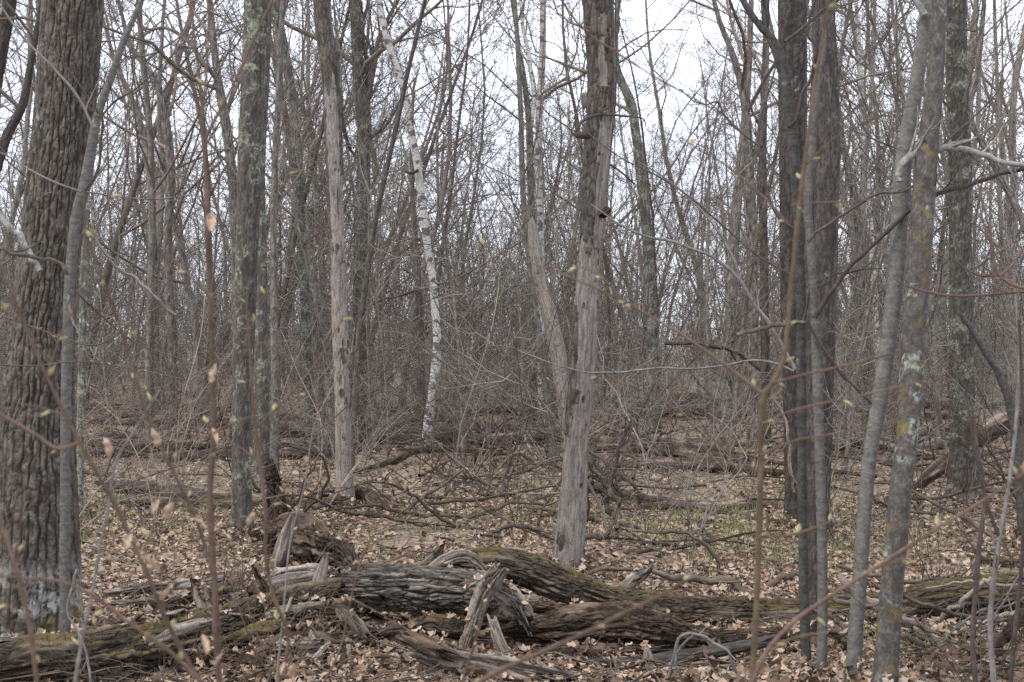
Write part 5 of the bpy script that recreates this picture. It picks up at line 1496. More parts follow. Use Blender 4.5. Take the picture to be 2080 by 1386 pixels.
for k in range(46):
    d = rgs.uniform(11.5, 26)
    x = rgs.uniform(-1, 1) * (0.37 * d + 1.2)
    if d < 14 and 560 < x / d * F + 1040 < 1120:
        d += 5
    i = k % 4
    o = shp[i]
    if k > 3:
        o = shp[i].copy()
        COL.objects.link(o)
    o['label'] = beside(('wide arching brown shrub', 'dark arching shrub', 'low arching shrub', 'pale arching shrub')[i], x, d, ('on nearer litter', 'in the back thicket', 18))
    o.location = (x, d, float(H(x, d)))
    sc = rgs.uniform(0.7, 1.2)
    o.rotation_euler = (0, 0, rgs.uniform(0, 2 * PI))
    o.scale = (sc, sc, sc)


def undergrowth():
    rg = np.random.default_rng(31)
    y = np.concatenate([26 + 22 * rg.random(420), 38 + 60 * rg.random(1550), 80 + 90 * rg.random(1300)])
    n = len(y)
    x = rg.uniform(-1, 1, n) * (0.37 * y + 4)
    dens = fbm(np.stack([x * 0.16, y * 0.1, x * 0 + 0.5], 1), 2, 8)
    keep = (rg.random(n) < sstep(-0.35, 0.15, dens) + 0.25) & ((y > 27) | (rg.random(n) < 0.5))
    x, y = x[keep], y[keep]
    n = len(x)
    mass('undergrowth', np.stack([x, y, H(x, y)], 1), np.stack([rg.normal(size=n) * 0.12, rg.normal(size=n) * 0.12, rg.uniform(0, 6.28, n)], 1), rg.uniform(0.6, 1.3, n) * np.where((y > 36) & (rg.random(n) < 0.4), 1.8, 1.0),
         [(o,) for o in sap], 'tangle of bare brown brush between the trunks')


undergrowth()

# ------------------------------------------------------------------ dead branches scattered on the litter
G_FB = 'dead branches scattered on the leaf litter'
rgb_ = np.random.default_rng(41)
fbp = []
for k in range(7):
    mb = MB()
    N = 12
    L = rgb_.uniform(1.0, 2.6)
    p, d, pts = np.array([-L / 2, 0, 0.06]), np.array([1.0, 0, 0.02]), []
    for i in range(N):
        pts.append(p)
        d = unit(d + 0.18 * rgb_.normal(size=3) * [1, 1, 0.35] + np.array([0, 0, -0.25 * (p[2] - 0.08)]))
        p = p + d * L / (N - 1)
    P = np.array(pts)[None]
    R = (rgb_.uniform(0.014, 0.032) * np.linspace(1, 0.35, N))[None]
    mb.tubes(P, R, 6)
    P1, R1 = kids(P, R, 5, 0.15, 0.95, (0.5, 1.1), (0.25, 0.55), 0.55, 7, 0.18, 0.03, rgb_)
    mb.tubes(P1, R1, 4)
    P2, R2 = kids(P1, R1, 3, 0.2, 0.95, (0.5, 1.0), (0.3, 0.6), 0.6, 5, 0.18, 0.0, rgb_)
    mb.tubes(P2, R2, 3)
    o = mb.build('fallen_branch', M['stick'] if k % 3 else M['log_brown'], origin=(0, 0, 0))
    fbp.append(tag(o, 'dead branch lying loose on the leaf litter between the trunks', 'branch', G_FB))
used = set()
for k in range(150):
    d = 10.8 + 24 * rgb_.random() ** 1.3
    x = rgb_.uniform(-1, 1) * (0.364 * d + 0.5)
    i = int(rgb_.integers(7))
    if i not in used:
        used.add(i)
        o = fbp[i]
    else:
        o = fbp[i].copy()
        COL.objects.link(o)
    o['label'] = beside(('knotty dead branch', 'long dead branch', 'forked dead branch', 'brown dead branch', 'slim dead branch', 'twiggy dead branch', 'bent brown branch')[i], x, d, ('lying on near litter', 'lying on far litter', 18))
    o.location = (x, d, float(H(x, d)) + 0.01)
    sc = rgb_.uniform(0.6, 1.3) * (0.6 if d < 16 else 1)
    o.rotation_euler = (rgb_.normal() * 0.25, rgb_.normal() * 0.06, rgb_.choice([0, PI]) + rgb_.normal() * 0.9)
    o.scale = (sc, sc, sc)

G_FL = 'brown fallen logs lying far back'
flp = []
for k in range(4):
    L, r = (4.2, 3.0, 5.5, 3.6)[k], (0.11, 0.085, 0.12, 0.07)[k]
    xs = np.linspace(-L / 2, L / 2, 7)
    pts = np.stack([xs, 0.10 * rgb_.normal(size=7), r * 0.8 + 0.03 * rgb_.normal(size=7), r * np.linspace(1.1, 0.75, 7)], 1)
    mb = MB()
    hero_tube(mb, pts, 60, 18, rotten_relief(0.014), 700 + k, cap0=True, cap1=True, lump=0.15)
    o = mb.build('fallen_log', M['log_brown'] if k % 2 == 0 else M['rotten'], origin=(0, 0, 0))
    flp.append(tag(o, 'brown fallen log lying far back on the litter', 'log', G_FL))
for k in range(34):
    d = rgb_.uniform(23, 44)
    x = rgb_.uniform(-1, 1) * 0.36 * d
    i = k % 4
    o = flp[i]
    if k > 3:
        o = flp[i].copy()
        COL.objects.link(o)
    o['label'] = beside(('stout brown log', 'dark rotten log', 'long brown log', 'thin dark log')[i], x, d, ('lying mid distance', 'lying far back', 27))
    o.location = (x, d, float(H(x, d)) + 0.02)
    o.rotation_euler = (rgb_.normal() * 0.2, rgb_.normal() * 0.04, rgb_.choice([0, PI]) + rgb_.normal() * 0.35)

# fine sticks too many to count
def stick_litter():
    rg = np.random.default_rng(51)
    n = 4200
    y = 6.0 + 22 * rg.random(n) ** 1.2
    x = rg.uniform(-1, 1, n) * (0.39 * y + 1.5)
    a = rg.uniform(0, 2 * PI, n)
    L = rg.uniform(0.08, 0.55, n)
    e = rg.normal(size=n) * 0.18
    z = H(x, y) + 0.03 + rg.random(n) * 0.03
    dirv = np.stack([np.cos(a) * np.cos(e), np.sin(a) * np.cos(e), np.abs(np.sin(e))], 1)
    P = np.stack([np.stack([x, y, z], 1) + dirv * (L * t)[:, None] + rg.normal(size=(n, 3)) * 0.018 * L[:, None] * 2 for t in (0, 0.35, 0.7, 1)], 1)
    R = rg.uniform(0.0018, 0.006, n)[:, None] * np.array([[1, 0.9, 0.7, 0.4]])
    mb = MB()
    mb.tubes(P, R, 4)
    o = mb.build('twig_litter', M['stick'])
    tag(o, 'countless small fallen twigs among the leaves', None, None, 'stuff')


stick_litter()

# ------------------------------------------------------------------ leaves
LEAF_T = np.array([0.0, 0.18, 0.38, 0.58, 0.8, 1.0])
LEAF_W = np.array([0.03, 0.30, 0.16, 0.36, 0.20, 0.02])


def leaf_grid(rg, n, simple=False):
    """n curled lobed dead leaves in local space, unit length: (n, rows*3, 3)."""
    T, Wd = (LEAF_T, LEAF_W) if not simple else (np.array([0, 0.35, 0.7, 1.0]), np.array([0.04, 0.30, 0.28, 0.03]))
    r = len(T)
    V = np.zeros((n, r, 3, 3))
    cl = rg.uniform(-0.9, 1.4, (n, 1))
    cw = rg.uniform(-0.5, 1.3, (n, 1))
    jag = rg.uniform(0.65, 1.3, (n, r))
    V[..., 0] = ((T[None] - 0.5) * (1 - 0.12 * np.abs(cl)))[:, :, None]
    bend = cl * (T[None] - 0.5) ** 2 * 1.1
    for c, sgn in ((0, -1), (1, 0), (2, 1)):
        wd = Wd[None] * jag if sgn < 0 else Wd[None] * jag[:, ::-1]
        V[:, :, c, 1] = sgn * wd * np.cos(np.clip(cw, -1, 1) * 0.8)
        V[:, :, c, 2] = bend + abs(sgn) * wd * np.sin(cw) * 0.9 + 0.03 * rg.normal(size=(n, r))
    return V.reshape(n, r * 3, 3), r


def leaf_faces(r):
    return np.array([[i * 3 + c, i * 3 + c + 1, (i + 1) * 3 + c + 1, (i + 1) * 3 + c] for i in range(r - 1) for c in range(2)])


def place_leaves(rg, x, y, size, simple, lift=0.04, tilt=0.38):
    n = len(x)
    V, r = leaf_grid(rg, n, simple)
    V = V * size[:, None, None]
    a, t1, t2 = rg.uniform(0, 2 * PI, n), rg.normal(size=n) * tilt, rg.normal(size=n) * tilt
    c1, s1_, c2, s2 = np.cos(t1)[:, None], np.sin(t1)[:, None], np.cos(t2)[:, None], np.sin(t2)[:, None]
    X, Y, Z = V[..., 0], V[..., 1], V[..., 2]
    Y, Z = Y * c1 - Z * s1_, Y * s1_ + Z * c1
    X, Z = X * c2 + Z * s2, -X * s2 + Z * c2
    ca, sa = np.cos(a)[:, None], np.sin(a)[:, None]
    X, Y = X * ca - Y * sa, X * sa + Y * ca
    out = np.stack([X + x[:, None], Y + y[:, None], Z + (H(x, y) + 0.012 + lift * rg.random(n) ** 1.5)[:, None]], -1)
    return out, leaf_faces(r)


def fallen_leaves():
    rg = np.random.default_rng(61)
    mb = MB()
    for n, y0, y1, simple, s0, s1_ in ((31000, 5.2, 10.0, False, 0.035, 0.085), (30000, 9.5, 16.0, True, 0.04, 0.085), (20000, 15.0, 34.0, True, 0.05, 0.11)):
        y = np.sqrt(rg.uniform(y0 ** 2, y1 ** 2, n))
        x = rg.uniform(-1, 1, n) * (0.40 * y + 1.6)
        keep = fbm(np.stack([x * 1.1, y * 1.1, x * 0], -1), 3, 9) > -0.33 + 0.12 * rg.normal(size=n)
        keep &= ~((np.abs(y - 7.95) < 0.33) & (x > -1.0) & (x < 0.0) & (rg.random(n) < 0.9))
        x, y = x[keep], y[keep]
        V, fq = place_leaves(rg, x, y, rg.uniform(s0, s1_, len(x)), simple)
        k = V.shape[1]
        Q = (fq[None] + (np.arange(len(x)) * k)[:, None, None]).reshape(-1, 4)
        mb.add(V, Q)
    for fx, fy, fr in FEET:
        if fy > 30:
            continue
        n = 150 if fr > 0.06 else 60
        a, r = rg.uniform(0, 2 * PI, n), fr * 1.02 + 0.02 + np.abs(rg.normal(size=n)) * (0.10 + fr * 0.5)
        x, y = fx + r * np.cos(a), fy + r * np.sin(a)
        V, fq = place_leaves(rg, x, y, rg.uniform(0.045, 0.085, n), False, 0.09, 0.7)
        V[..., 2] += (0.10 * np.exp(-(r - fr) / 0.09) * rg.random(n))[:, None]
        Q = (fq[None] + (np.arange(n) * V.shape[1])[:, None, None]).reshape(-1, 4)
        mb.add(V, Q)
    o = mb.build('fallen_leaves', M['leaf'], smooth=False)
    tag(o, 'brown dead leaves covering the forest floor', None, None, 'stuff')
    # the largest nearest ones, each a piece of the ground
    for k in range(10):
        V, fq = place_leaves(rg, np.zeros(1), np.zeros(1), np.array([0.092]), False, 0, 0.3)
        m2 = MB()
        V = V - np.array([0, 0, float(H(0, 0))])
        m2.add(V, fq)
        ob = m2.build('leaf', M['leaf'], smooth=False)
        mesh = ob.data
        for j in range(30):
            q = ob if j == 0 else bpy.data.objects.new('leaf', mesh)
            if j:
                COL.objects.link(q)
            y = math.sqrt(rg.uniform(5.7 ** 2, 7.6 ** 2))
            if rg.random() < 0.7:
                x = (rg.uniform(740, 2070) - 1040) / F * y
            else:
                x = rg.uniform(-1, 1) * 0.37 * y
            q.location = (x, y, float(H(x, y)) + rg.uniform(0.03, 0.07))
            q.rotation_euler = (rg.normal() * 0.4, rg.normal() * 0.4, rg.uniform(0, 6.28))
            sc = rg.uniform(0.8, 1.15)
            q.scale = (sc, sc, sc)
            q.parent = GROUND


fallen_leaves()


def debris():
    """Crumbled wood and bark round the rotten logs, and leaves caught on their tops."""
    rg = np.random.default_rng(66)
    tops = np.concatenate([t for t in LOGTOPS if t[:, 1].mean() < 9.6])
    # leaves caught on the logs
    n = 330
    i = rg.integers(len(tops), size=n)
    V, fq = place_leaves(rg, tops[i, 0] + rg.normal(size=n) * 0.3 * tops[i, 3], tops[i, 1] + rg.normal(size=n) * 0.35 * tops[i, 3], rg.uniform(0.035, 0.075, n), False, 0, 0.5)
    dz = tops[i, 2] + tops[i, 3] * 0.93 - H(V[..., 0].mean(1), V[..., 1].mean(1))
    V[..., 2] += dz[:, None]
    mb = MB()
    mb.add(V, (fq[None] + (np.arange(n) * V.shape[1])[:, None, None]).reshape(-1, 4))
    tag(mb.build('log_leaves', M['leaf'], smooth=False), 'dead leaves caught on top of the fallen logs', None, None, 'stuff')
    # crumbs and splinters
    n = 1500
    i = rg.integers(len(tops), size=n)
    heap = rg.random(n) < 0.45
    x = np.where(heap, rg.normal(size=n) * 0.42 - 1.3, tops[i, 0] + rg.normal(size=n) * 0.12)
    y = np.where(heap, 7.6 + rg.normal(size=n) * 0.45, tops[i, 1] - np.abs(rg.normal(size=n)) * (tops[i, 3] + 0.08))
    L, Wd = rg.uniform(0.02, 0.12, n) * rg.uniform(0.3, 1, n), rg.uniform(0.004, 0.015, n)
    a, e = rg.uniform(0, 2 * PI, n), rg.normal(size=n) * 0.35
    d = np.stack([np.cos(a) * np.cos(e), np.sin(a) * np.cos(e), np.sin(e)], 1)
    sd = np.stack([-np.sin(a), np.cos(a), rg.normal(size=n) * 0.4], 1)
    up = np.cross(d, sd)
    c = np.stack([x, y, H(x, y) + 0.02 + 0.10 * rg.random(n) * heap], 1)
    V = []
    for k, (u, v, w_) in enumerate([(-1, -1, -1), (-1, 1, -1), (-1, 1, 1), (-1, -1, 1), (1, -1, -1), (1, 1, -1), (1, 1, 1), (1, -1, 1)]):
        j = rg.uniform(0.35, 1.2, (n, 3))
        V.append(c + d * (u * L * j[:, 0])[:, None] + sd * (v * Wd * j[:, 1])[:, None] + up * (w_ * Wd * 0.5 * j[:, 2])[:, None])
    V = np.stack(V, 1)
    fc = np.array([[0, 1, 2, 3], [7, 6, 5, 4], [0, 4, 5, 1], [1, 5, 6, 2], [2, 6, 7, 3], [3, 7, 4, 0]])
    mb = MB()
    mb.add(V, (fc[None] + (np.arange(n) * 8)[:, None, None]).reshape(-1, 4), None, V)
    h = int(n * 0.78)
    mb.MQ[-1][h * 6:] = 1
    tag(mb.build('wood_crumbs', [M['rotten'], M['dead']], smooth=False), 'crumbled bark and splinters strewn round the rotten logs', None, None, 'stuff')


debris()


def grass():
    rg = np.random.default_rng(71)
    P = []
    for (px, py, sx, sy, n) in ((1595, 1088, 0.55, 0.9, 1500), (1330, 1060, 1.0, 0.9, 1300), (1450, 1090, 0.9, 1.0, 900), (205, 1035, 0.7, 1.0, 1200), (260, 1075, 0.8, 0.8, 700), (1600, 1150, 0.3, 0.3, 250),
                            (930, 1040, 0.9, 0.8, 500), (1880, 1080, 1.0, 1.0, 500), (1850, 1330, 0.25, 0.15, 160), (1400, 960, 2.0, 2.0, 600), (250, 890, 2.0, 2.5, 900), (700, 950, 2.5, 2.0, 700), (2040, 950, 1.0, 2.0, 400)):
        c, _ = on_ground(px, py)
        P.append(c[None, :2] + rg.normal(size=(n, 2)) * [sx, sy])
    P.append(np.stack([rg.uniform(-4.5, 4.5, 9000), rg.uniform(9.5, 18, 9000)], 1))
    P = np.concatenate(P)
    P = P[P[:, 1] > 5.5]
    cl = fbm(np.stack([P[:, 0] * 3.5, P[:, 1] * 3.5, P[:, 0] * 0], -1), 2, 4)
    P = P[cl > np.where(np.arange(len(P)) < len(P) - 9000, -0.12, 0.22)]
    n = len(P)
    z = H(P[:, 0], P[:, 1])
    L = rg.uniform(0.07, 0.19, n)
    a = rg.uniform(0, 2 * PI, n)
    b = rg.uniform(0.2, 0.9, n)
    w2 = rg.uniform(0.0015, 0.003, n)
    base = np.stack([P[:, 0], P[:, 1], z], 1)
    dr = np.stack([np.cos(a), np.sin(a), 0 * a], 1)
    sd = np.stack([-np.sin(a), np.cos(a), 0 * a], 1) * w2[:, None]
    up = np.array([0, 0, 1.0])
    m1 = base + dr * (L * b * 0.25)[:, None] + up * (L * 0.6)[:, None]
    tip = base + dr * (L * b * 0.9)[:, None] + up * (L * (1 - 0.35 * b))[:, None]
    V = np.stack([base - sd, base + sd, m1 + sd * 0.8, m1 - sd * 0.8, tip], 1)
    k = (np.arange(n) * 5)[:, None]
    mb = MB()
    mb.add(V, k + np.array([[0, 1, 2, 3]]), k + np.array([[3, 2, 4]]))
    o = mb.build('grass', M['grass'], smooth=False)
    tag(o, 'sparse tufts of thin spring grass in the litter', None, None, 'stuff')


grass()

# ------------------------------------------------------------------ near saplings with opening buds
def bud_mesh(name, L, r, mat):
    mb = MB()
    t = np.linspace(0, 1, 7)
    P = np.stack([0.12 * L * np.sin(t * PI), 0 * t, t * L], 1)
    mb.tubes(P, r * np.array([0.25, 0.8, 1.0, 0.95, 0.75, 0.45, 0.06]), 7)
    mb.tubes(P * [-1.6, 1, 0.8] + [0.1 * r, 0.2 * r, 0], 0.6 * r * np.array([0.25, 0.8, 1.0, 0.95, 0.75, 0.45, 0.06]), 5)
    ob = mb.build(name, mat, link=False)
    return ob.data


BUD = bud_mesh('bud', 0.018, 0.0026, M['bud'])
RED = bud_mesh('bud', 0.010, 0.0026, M['redbud'])


def curl_leaf_mesh(seed):
    rg = np.random.default_rng(seed)
    mb = MB()
    nu, nv = 9, 7
    V = []
    for i in range(nu):
        t = i / (nu - 1)
        wd = 0.012 * math.sin(PI * (0.08 + 0.88 * t)) ** 0.7 * (1 + 0.2 * rg.normal())
        for j in range(nv):
            s = j / (nv - 1) * 2 - 1
            ang = s * 1.5
            V.append([wd * math.sin(ang) * (0.9), -wd * math.cos(ang) + 0.012 * math.sin(t * 2.4) + 0.0008 * rg.normal(), -0.048 * t + 0.0012 * rg.normal()])
    Q = [[i * nv + j, i * nv + j + 1, (i + 1) * nv + j + 1, (i + 1) * nv + j] for i in range(nu - 1) for j in range(nv - 1)]
    mb.add(V, Q)
    return mb.build('dead_leaf', M['leaf_held'], link=False).data


CURL = [curl_leaf_mesh(k) for k in range(3)]
rgn = np.random.default_rng(81)


def hang(root, mesh, name, pos, direction, sc=1.0):
    o = bpy.data.objects.new(name, mesh)
    COL.objects.link(o)
    o.parent = root
    o.location = Vector(pos) - Vector(root.location)
    o.rotation_euler = Vector(direction).to_track_quat('Z', 'Y').to_euler()
    o.scale = (sc, sc, sc)
    return o


def near_sapling(label, stem, D, mat, side=(), buds=8, leaves=(), cat='sapling', name='sapling', red=False, ntw=0, seed=0, S=10, start=0.25):
    pts = stem_path([(t[0], t[1], t[2] * 0.82) for t in stem], D)
    C = resample(pts, 60)
    rg = np.random.default_rng(500 + seed)
    b = C[0, :3]
    g = float(H(b[0], b[1]))
    # carry the stem down to the ground below the frame
    if b[2] > g + 0.05 and stem[0][1] > 1300:
        dd = unit(C[0, :3] - C[3, :3]) * 0.5 + np.array([0, 0, -0.5])
        k = (b[2] - g + 0.03) / max(-dd[2], 0.2)
        low = np.array([[*(b + dd * k), C[0, 3] * 1.15]])
        C = np.concatenate([resample(np.concatenate([low, C[:3]]), 10)[:-1], C[2:]])
    n = len(C)
    kn = 1 + 0.12 * vn(np.stack([np.arange(n) * 0.6, np.full(n, 2.0), np.full(n, seed)], -1), seed) + 0.25 * (np.arange(n) % 9 == 4)
    root = thing(name, label, cat, C[0, :3])
    mb = MB()
    mb.tubes(C[:, :3], C[:, 3] * kn, S)
    mb.build('stem', M[mat], root)
    paths = [C]
    for k, (sp, sd, sm) in enumerate(side):
        Cs = resample(stem_path(sp, sd), 30)
        m2 = MB()
        m2.tubes(Cs[:, :3], Cs[:, 3], 6)
        m2.build('side_twig', M[sm], root)
        paths.append(Cs)
    if ntw:
        P1, R1 = kids(C[None, :, :3], C[None, :, 3], ntw, 0.2, 0.97, (0.5, 1.0), (0.5, 1.0), 0.45, 8, 0.10, 0.03, rg, fixlen=0.32, rmin=0.0009)
        for k in range(ntw):
            m2 = MB()
            m2.tubes(P1[k], R1[k], 5)
            m2.build('side_twig', M[mat], root)
            paths.append(np.concatenate([P1[k], R1[k][:, None]], 1))
    for Cp in paths:
        nb = int(buds * 0.45) if Cp is paths[0] else max(1, min(3, buds // 5))
        for t in np.linspace(start, 0.99, nb):
            i = min(int((t + rg.normal() * 0.02) * (len(Cp) - 1)), len(Cp) - 2)
            i = max(i, 1)
            tan = unit(Cp[i + 1, :3] - Cp[i, :3])
            q = unit(np.cross(tan, rg.normal(size=3)))
            hang(root, RED if red else BUD, 'bud', Cp[i, :3] + q * Cp[i, 3], tan * 0.7 + q * 0.9, rg.uniform(0.7, 1.2))
    for (px, py, ld) in leaves:
        hang(root, CURL[rg.integers(3)], 'dead_leaf', W(px, py, ld), (rg.normal() * 0.35, rg.normal() * 0.3, 1), rg.uniform(0.45, 0.75))
    return root


near_sapling('tan near sapling, kinked low down, crossing before the stout trunks',
    [(1526, 1420, 16), (1538, 1200, 15), (1544, 1000, 15), (1548, 860, 15), (1553, 800, 15), (1575, 770, 14), (1590, 735, 13), (1598, 680, 12), (1605, 600, 12), (1616, 490, 12), (1627, 390, 11), (1640, 285, 9), (1655, 175, 8), (1674, 65, 6), (1690, -30, 5)], 2.6, 'stem_tan',
    side=[([(1548, 800, 7), (1510, 770, 7), (1460, 732, 7), (1400, 690, 6), (1330, 648, 6), (1240, 600, 5), (1150, 560, 4), (1050, 525, 3), (960, 490, 3)], 2.55, 'stem'),
          ([(1570, 778, 6), (1640, 760, 5), (1720, 742, 5), (1800, 722, 4), (1900, 704, 3)], 2.5, 'stem'),
          ([(1548, 862, 6), (1600, 838, 5), (1660, 822, 5), (1740, 806, 4), (1870, 775, 3)], 2.55, 'stem'),
          ([(1545, 925, 6), (1600, 900, 5), (1690, 882, 4), (1770, 868, 3)], 2.5, 'stem'),
          ([(1540, 1092, 6), (1600, 1088, 5), (1660, 1070, 4), (1690, 1058, 3)], 2.5, 'stem'),
          ([(1633, 340, 5), (1690, 285, 4), (1760, 248, 4), (1850, 215, 3), (1935, 195, 3)], 2.6, 'stem'),
          ([(1606, 418, 5), (1660, 412, 4), (1720, 410, 4), (1785, 404, 3)], 2.6, 'stem'),
          ([(1600, 455, 6), (1570, 420, 5), (1530, 382, 5), (1480, 340, 4), (1400, 292, 3)], 2.6, 'stem'),
          ([(1270, 620, 4), (1240, 580, 3), (1200, 550, 3), (1165, 540, 2)], 2.5, 'stem'),
          ([(1540, 960, 5), (1480, 920, 4), (1400, 850, 3), (1320, 800, 3), (1200, 760, 2)], 2.6, 'stem')],
    buds=22, ntw=0, seed=1, start=0.05)
near_sapling('upright pinkish brown near sapling standing left of the lichen pair',
    [(448, 1425, 17), (442, 1330, 17), (436, 1180, 16), (428, 1060, 16), (426, 1000, 15), (434, 900, 14), (432, 780, 14), (428, 640, 13), (422, 480, 12), (417, 330, 11), (412, 250, 9), (402, 130, 7), (388, 20, 6), (380, -40, 5)], 2.65, 'stem',
    side=[([(416, 285, 7), (435, 245, 7), (456, 208, 6), (482, 155, 6), (505, 105, 5), (548, 12, 5), (570, -30, 4)], 2.65, 'stem'),
          ([(411, 240, 6), (420, 130, 5), (424, 40, 5), (425, -40, 4)], 2.65, 'stem'),
          ([(428, 600, 4), (385, 560, 4), (330, 500, 3), (290, 430, 3), (240, 390, 2)], 2.6, 'stem'),
          ([(430, 720, 4), (470, 640, 4), (510, 580, 3), (545, 480, 3), (590, 340, 2)], 2.7, 'stem_dark'),
          ([(433, 880, 5), (500, 850, 4), (560, 840, 3), (610, 800, 3)], 2.6, 'stem')],
    buds=12, leaves=[(432, 870, 2.6), (428, 432, 2.6), (452, 1325, 2.55), (412, 1290, 2.55), (436, 740, 2.6)], ntw=0, seed=2)
near_sapling('near brown stem slanting up left across the lower left log',
    [(415, 1400, 12), (350, 1285, 12), (290, 1145, 11), (225, 1010, 11), (165, 905, 10), (112, 800, 9), (62, 690, 9), (18, 580, 8), (-30, 480, 7)], 2.2, 'stem',
    side=[([(160, 900, 9), (120, 912, 8), (70, 882, 8), (0, 842, 7), (-40, 825, 6)], 2.2, 'stem'), ([(95, 765, 5), (120, 690, 5), (160, 600, 4), (172, 500, 4), (170, 400, 3)], 2.2, 'stem')],
    buds=9, leaves=[(265, 1085, 2.15), (290, 1130, 2.15), (310, 1145, 2.2), (350, 1185, 2.15)], ntw=6, seed=3)
near_sapling('near red brown stem between the slanting stem and the upright sapling',
    [(440, 1200, 9), (420, 1120, 9), (396, 1050, 9), (355, 965, 9), (318, 890, 8), (290, 820, 8), (262, 720, 7), (235, 640, 7), (205, 560, 6), (172, 470, 5)], 2.4, 'stem',
    buds=8, leaves=[(310, 870, 2.35), (350, 1020, 2.4), (320, 1015, 2.4), (395, 1050, 2.35), (215, 890, 2.4)], ntw=6, seed=4)
near_sapling('near rusty stem at the very left edge',
    [(78, 1410, 12), (58, 1260, 12), (40, 1180, 11), (18, 1110, 11), (0, 1055, 10), (-30, 980, 9)], 2.0, 'stem', buds=4, ntw=3, seed=5)
near_sapling('near brown twig stem before the grey pair of trunks',
    [(560, 1410, 9), (585, 1290, 9), (555, 1210, 9), (540, 1130, 9), (540, 1060, 9), (530, 960, 9), (518, 860, 8), (510, 760, 7), (505, 680, 6), (500, 600, 5)], 2.7, 'stem',
    side=[([(512, 880, 4), (570, 820, 4), (640, 740, 3), (700, 640, 3)], 2.7, 'stem')], buds=10, leaves=[(516, 1040, 2.65), (578, 1345, 2.6), (598, 1350, 2.6)], ntw=6, seed=6)
near_sapling('pale purple near stem leaning right in front of the massive oak foot',
    [(148, 1410, 8), (165, 1310, 8), (190, 1190, 8), (206, 1100, 7), (222, 1020, 7), (235, 940, 6), (270, 880, 5), (326, 790, 4)], 2.5, 'stem_grey', buds=5, ntw=3, seed=7)
near_sapling('near stem slanting down right over the lower left log',
    [(430, 1410, 11), (350, 1328, 10), (250, 1256, 9), (190, 1210, 8), (125, 1182, 7), (50, 1174, 6), (-40, 1170, 5)], 2.0, 'stem', buds=6, ntw=3, seed=8)
near_sapling('rusty near twig arching up to the right over the pole pile',
    [(1515, 1420, 11), (1560, 1320, 11), (1610, 1265, 11), (1680, 1215, 10), (1760, 1165, 10), (1830, 1120, 9), (1900, 1075, 8), (1980, 1028, 7), (2090, 955, 6)], 2.2, 'stem',
    side=[([(1790, 1150, 5), (1850, 1130, 4), (1890, 1118, 4), (1960, 1090, 3)], 2.2, 'stem'), ([(1570, 1310, 6), (1640, 1290, 5), (1680, 1285, 4)], 2.2, 'stem_tan')], buds=9, ntw=2, seed=9)
near_sapling('blurred near twig slanting over the dark rotting log',
    [(900, 1430, 12), (1000, 1370, 12), (1100, 1325, 11), (1190, 1285, 11), (1280, 1240, 10), (1350, 1205, 9), (1400, 1175, 6)], 1.85, 'stem', buds=6, ntw=1, seed=10)
near_sapling('thin near shoot with pale buds before the dark hollow',
    [(930, 1410, 5), (960, 1320, 5), (985, 1240, 4), (1000, 1180, 3)], 3.4, 'stem', buds=7, ntw=3, seed=11)
near_sapling('thin near shoot rising before the grey barked log',
    [(640, 1420, 6), (690, 1320, 5), (712, 1220, 5), (730, 1150, 4), (760, 1080, 3), (800, 1010, 3)], 3.6, 'stem', side=[([(700, 1210, 4), (760, 1240, 3), (830, 1280, 3), (920, 1310, 3), (1010, 1350, 2)], 3.5, 'stem')], buds=9, ntw=5, seed=12)
near_sapling('thin pale near shoot before the dark crumbling stump',
    [(560, 1400, 5), (575, 1250, 5), (590, 1100, 4), (620, 980, 4), (640, 860, 3), (690, 760, 3)], 4.2, 'stem_grey', buds=8, ntw=5, seed=13)
near_sapling('grey twin stemmed sapling at the far right',
    [(2020, 1410, 14), (2012, 1250, 13), (2030, 1100, 12), (2050, 980, 10), (2062, 880, 9), (2070, 720, 8), (2060, 560, 6)], 5.2, 'stem_grey', buds=0, red=True, ntw=8, seed=14, side=[([(2035, 1100, 8), (2010, 1040, 7), (1990, 960, 6), (1975, 880, 5), (1960, 780, 4)], 5.2, 'stem_dark')])
near_sapling('brown slim sapling right of the mossy log pile',
    [(1985, 1420, 14), (1975, 1300, 13), (1982, 1200, 13), (1990, 1100, 12), (2000, 1020, 9), (1985, 900, 7), (1970, 800, 5)], 5.6, 'stem_dark', buds=0, red=True, ntw=7, seed=15)
near_sapling('dark thin sapling at the right border',
    [(2050, 1420, 12), (2062, 1280, 11), (2075, 1150, 10), (2080, 1000, 9), (2078, 850, 8), (2070, 650, 7)], 5.0, 'stem_dark', buds=0, red=True, ntw=6, seed=16)
near_sapling('curved red tipped maple twigs hanging in from the right edge',
    [(2130, 590, 8), (2060, 580, 8), (2030, 560, 7), (2018, 520, 7), (2010, 470, 6), (1998, 420, 5), (1985, 370, 4)], 4.2, 'stem', name='maple_twig', cat='twig',
    side=[([(2030, 562, 6), (2055, 540, 5), (2080, 500, 5), (2100, 450, 4)], 4.2, 'stem'), ([(2025, 560, 5), (1990, 560, 5), (1960, 545, 4), (1935, 525, 3)], 4.2, 'stem')], buds=6, red=True, seed=17)
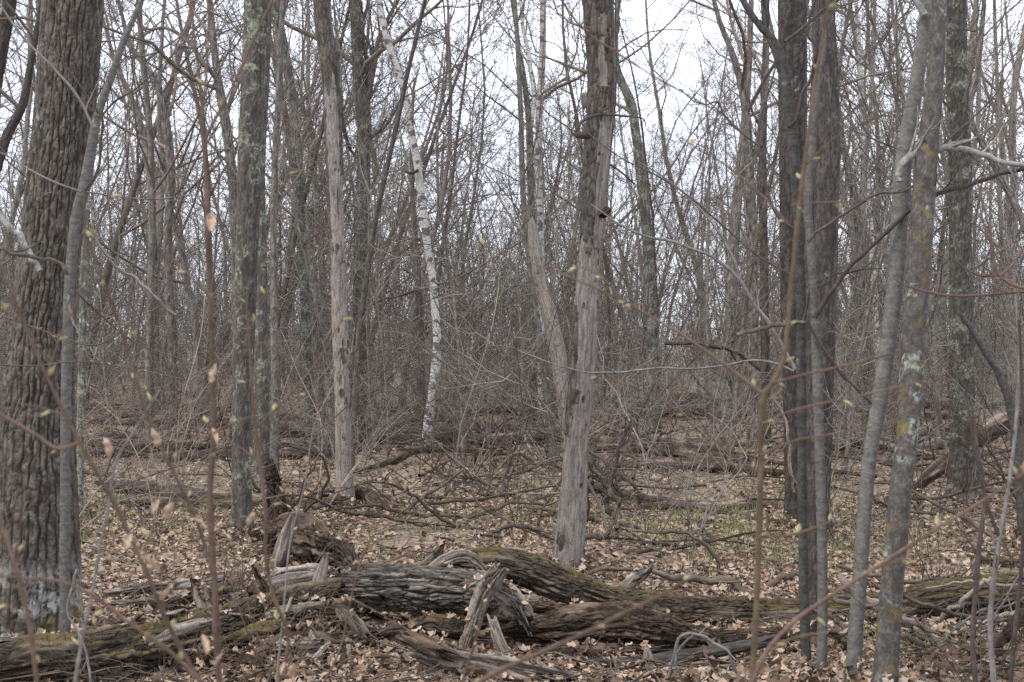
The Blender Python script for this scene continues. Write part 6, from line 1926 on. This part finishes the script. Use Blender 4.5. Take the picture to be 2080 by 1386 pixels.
near_sapling('long red twig sweeping level in from the right edge',
    [(2130, 588, 7), (2050, 595, 7), (1980, 601, 6), (1920, 600, 6), (1870, 590, 5), (1840, 580, 4), (1817, 567, 4)], 4.4, 'stem', name='maple_twig', cat='twig', buds=4, red=True, ntw=3, seed=18)
near_sapling('dark near twig cutting down right across the upper main snag',
    [(1120, -40, 5), (1150, 15, 5), (1190, 65, 5), (1250, 105, 5), (1320, 150, 4), (1400, 195, 4), (1480, 240, 3)], 3.4, 'stem', name='maple_twig', cat='twig', buds=4, red=True, ntw=4, seed=19)
near_sapling('thin twig drooping from upper middle to the two maples',
    [(1180, 260, 3), (1260, 320, 3), (1340, 360, 4), (1400, 400, 4), (1470, 460, 4), (1540, 520, 5), (1610, 560, 5)], 6.2, 'stem_dark', name='maple_twig', cat='twig', buds=4, red=True, ntw=6, seed=20)
for k, (a, b, c_, lab) in enumerate([
    ((0, 640, 4), (200, 700, 4), (330, 620, 3), 'level thin twig across the massive oak at mid height'),
    ((-20, 740, 4), (150, 735, 3), (370, 770, 3), 'level thin dark twig low across the massive oak'),
    ((120, 560, 4), (280, 700, 3), (430, 760, 3), 'twig falling right from the massive oak toward the upright sapling'),
    ((600, 900, 3), (700, 830, 3), (800, 700, 3), 'thin slanting shoot crossing the bare pole'),
    ((1020, 980, 3), (1060, 860, 3), (1045, 640, 3), 'straight thin dark shoot standing left of the main snag'),
    ((1210, 980, 3), (1300, 840, 4), (1420, 600, 3), 'dark shoot slanting up right beside the main snag'),
    ((1240, 900, 3), (1380, 760, 4), (1560, 600, 3), 'long dark shoot leaning right in the thicket beyond the snag'),
    ((950, 620, 3), (1000, 540, 3), (1080, 440, 2), 'fine dark twig leaning between birch and broken snag')]):
    near_sapling(lab, [a, ((a[0] + b[0]) / 2, (a[1] + b[1]) / 2 + 6, a[2]), b, ((b[0] + c_[0]) / 2, (b[1] + c_[1]) / 2 - 5, c_[2]), c_], 5.5 + 1.2 * k, 'stem_dark' if k > 3 else 'stem', buds=3, ntw=5, seed=30 + k, name='twig_shoot', cat='twig', S=6)

print('objects', len(bpy.data.objects))
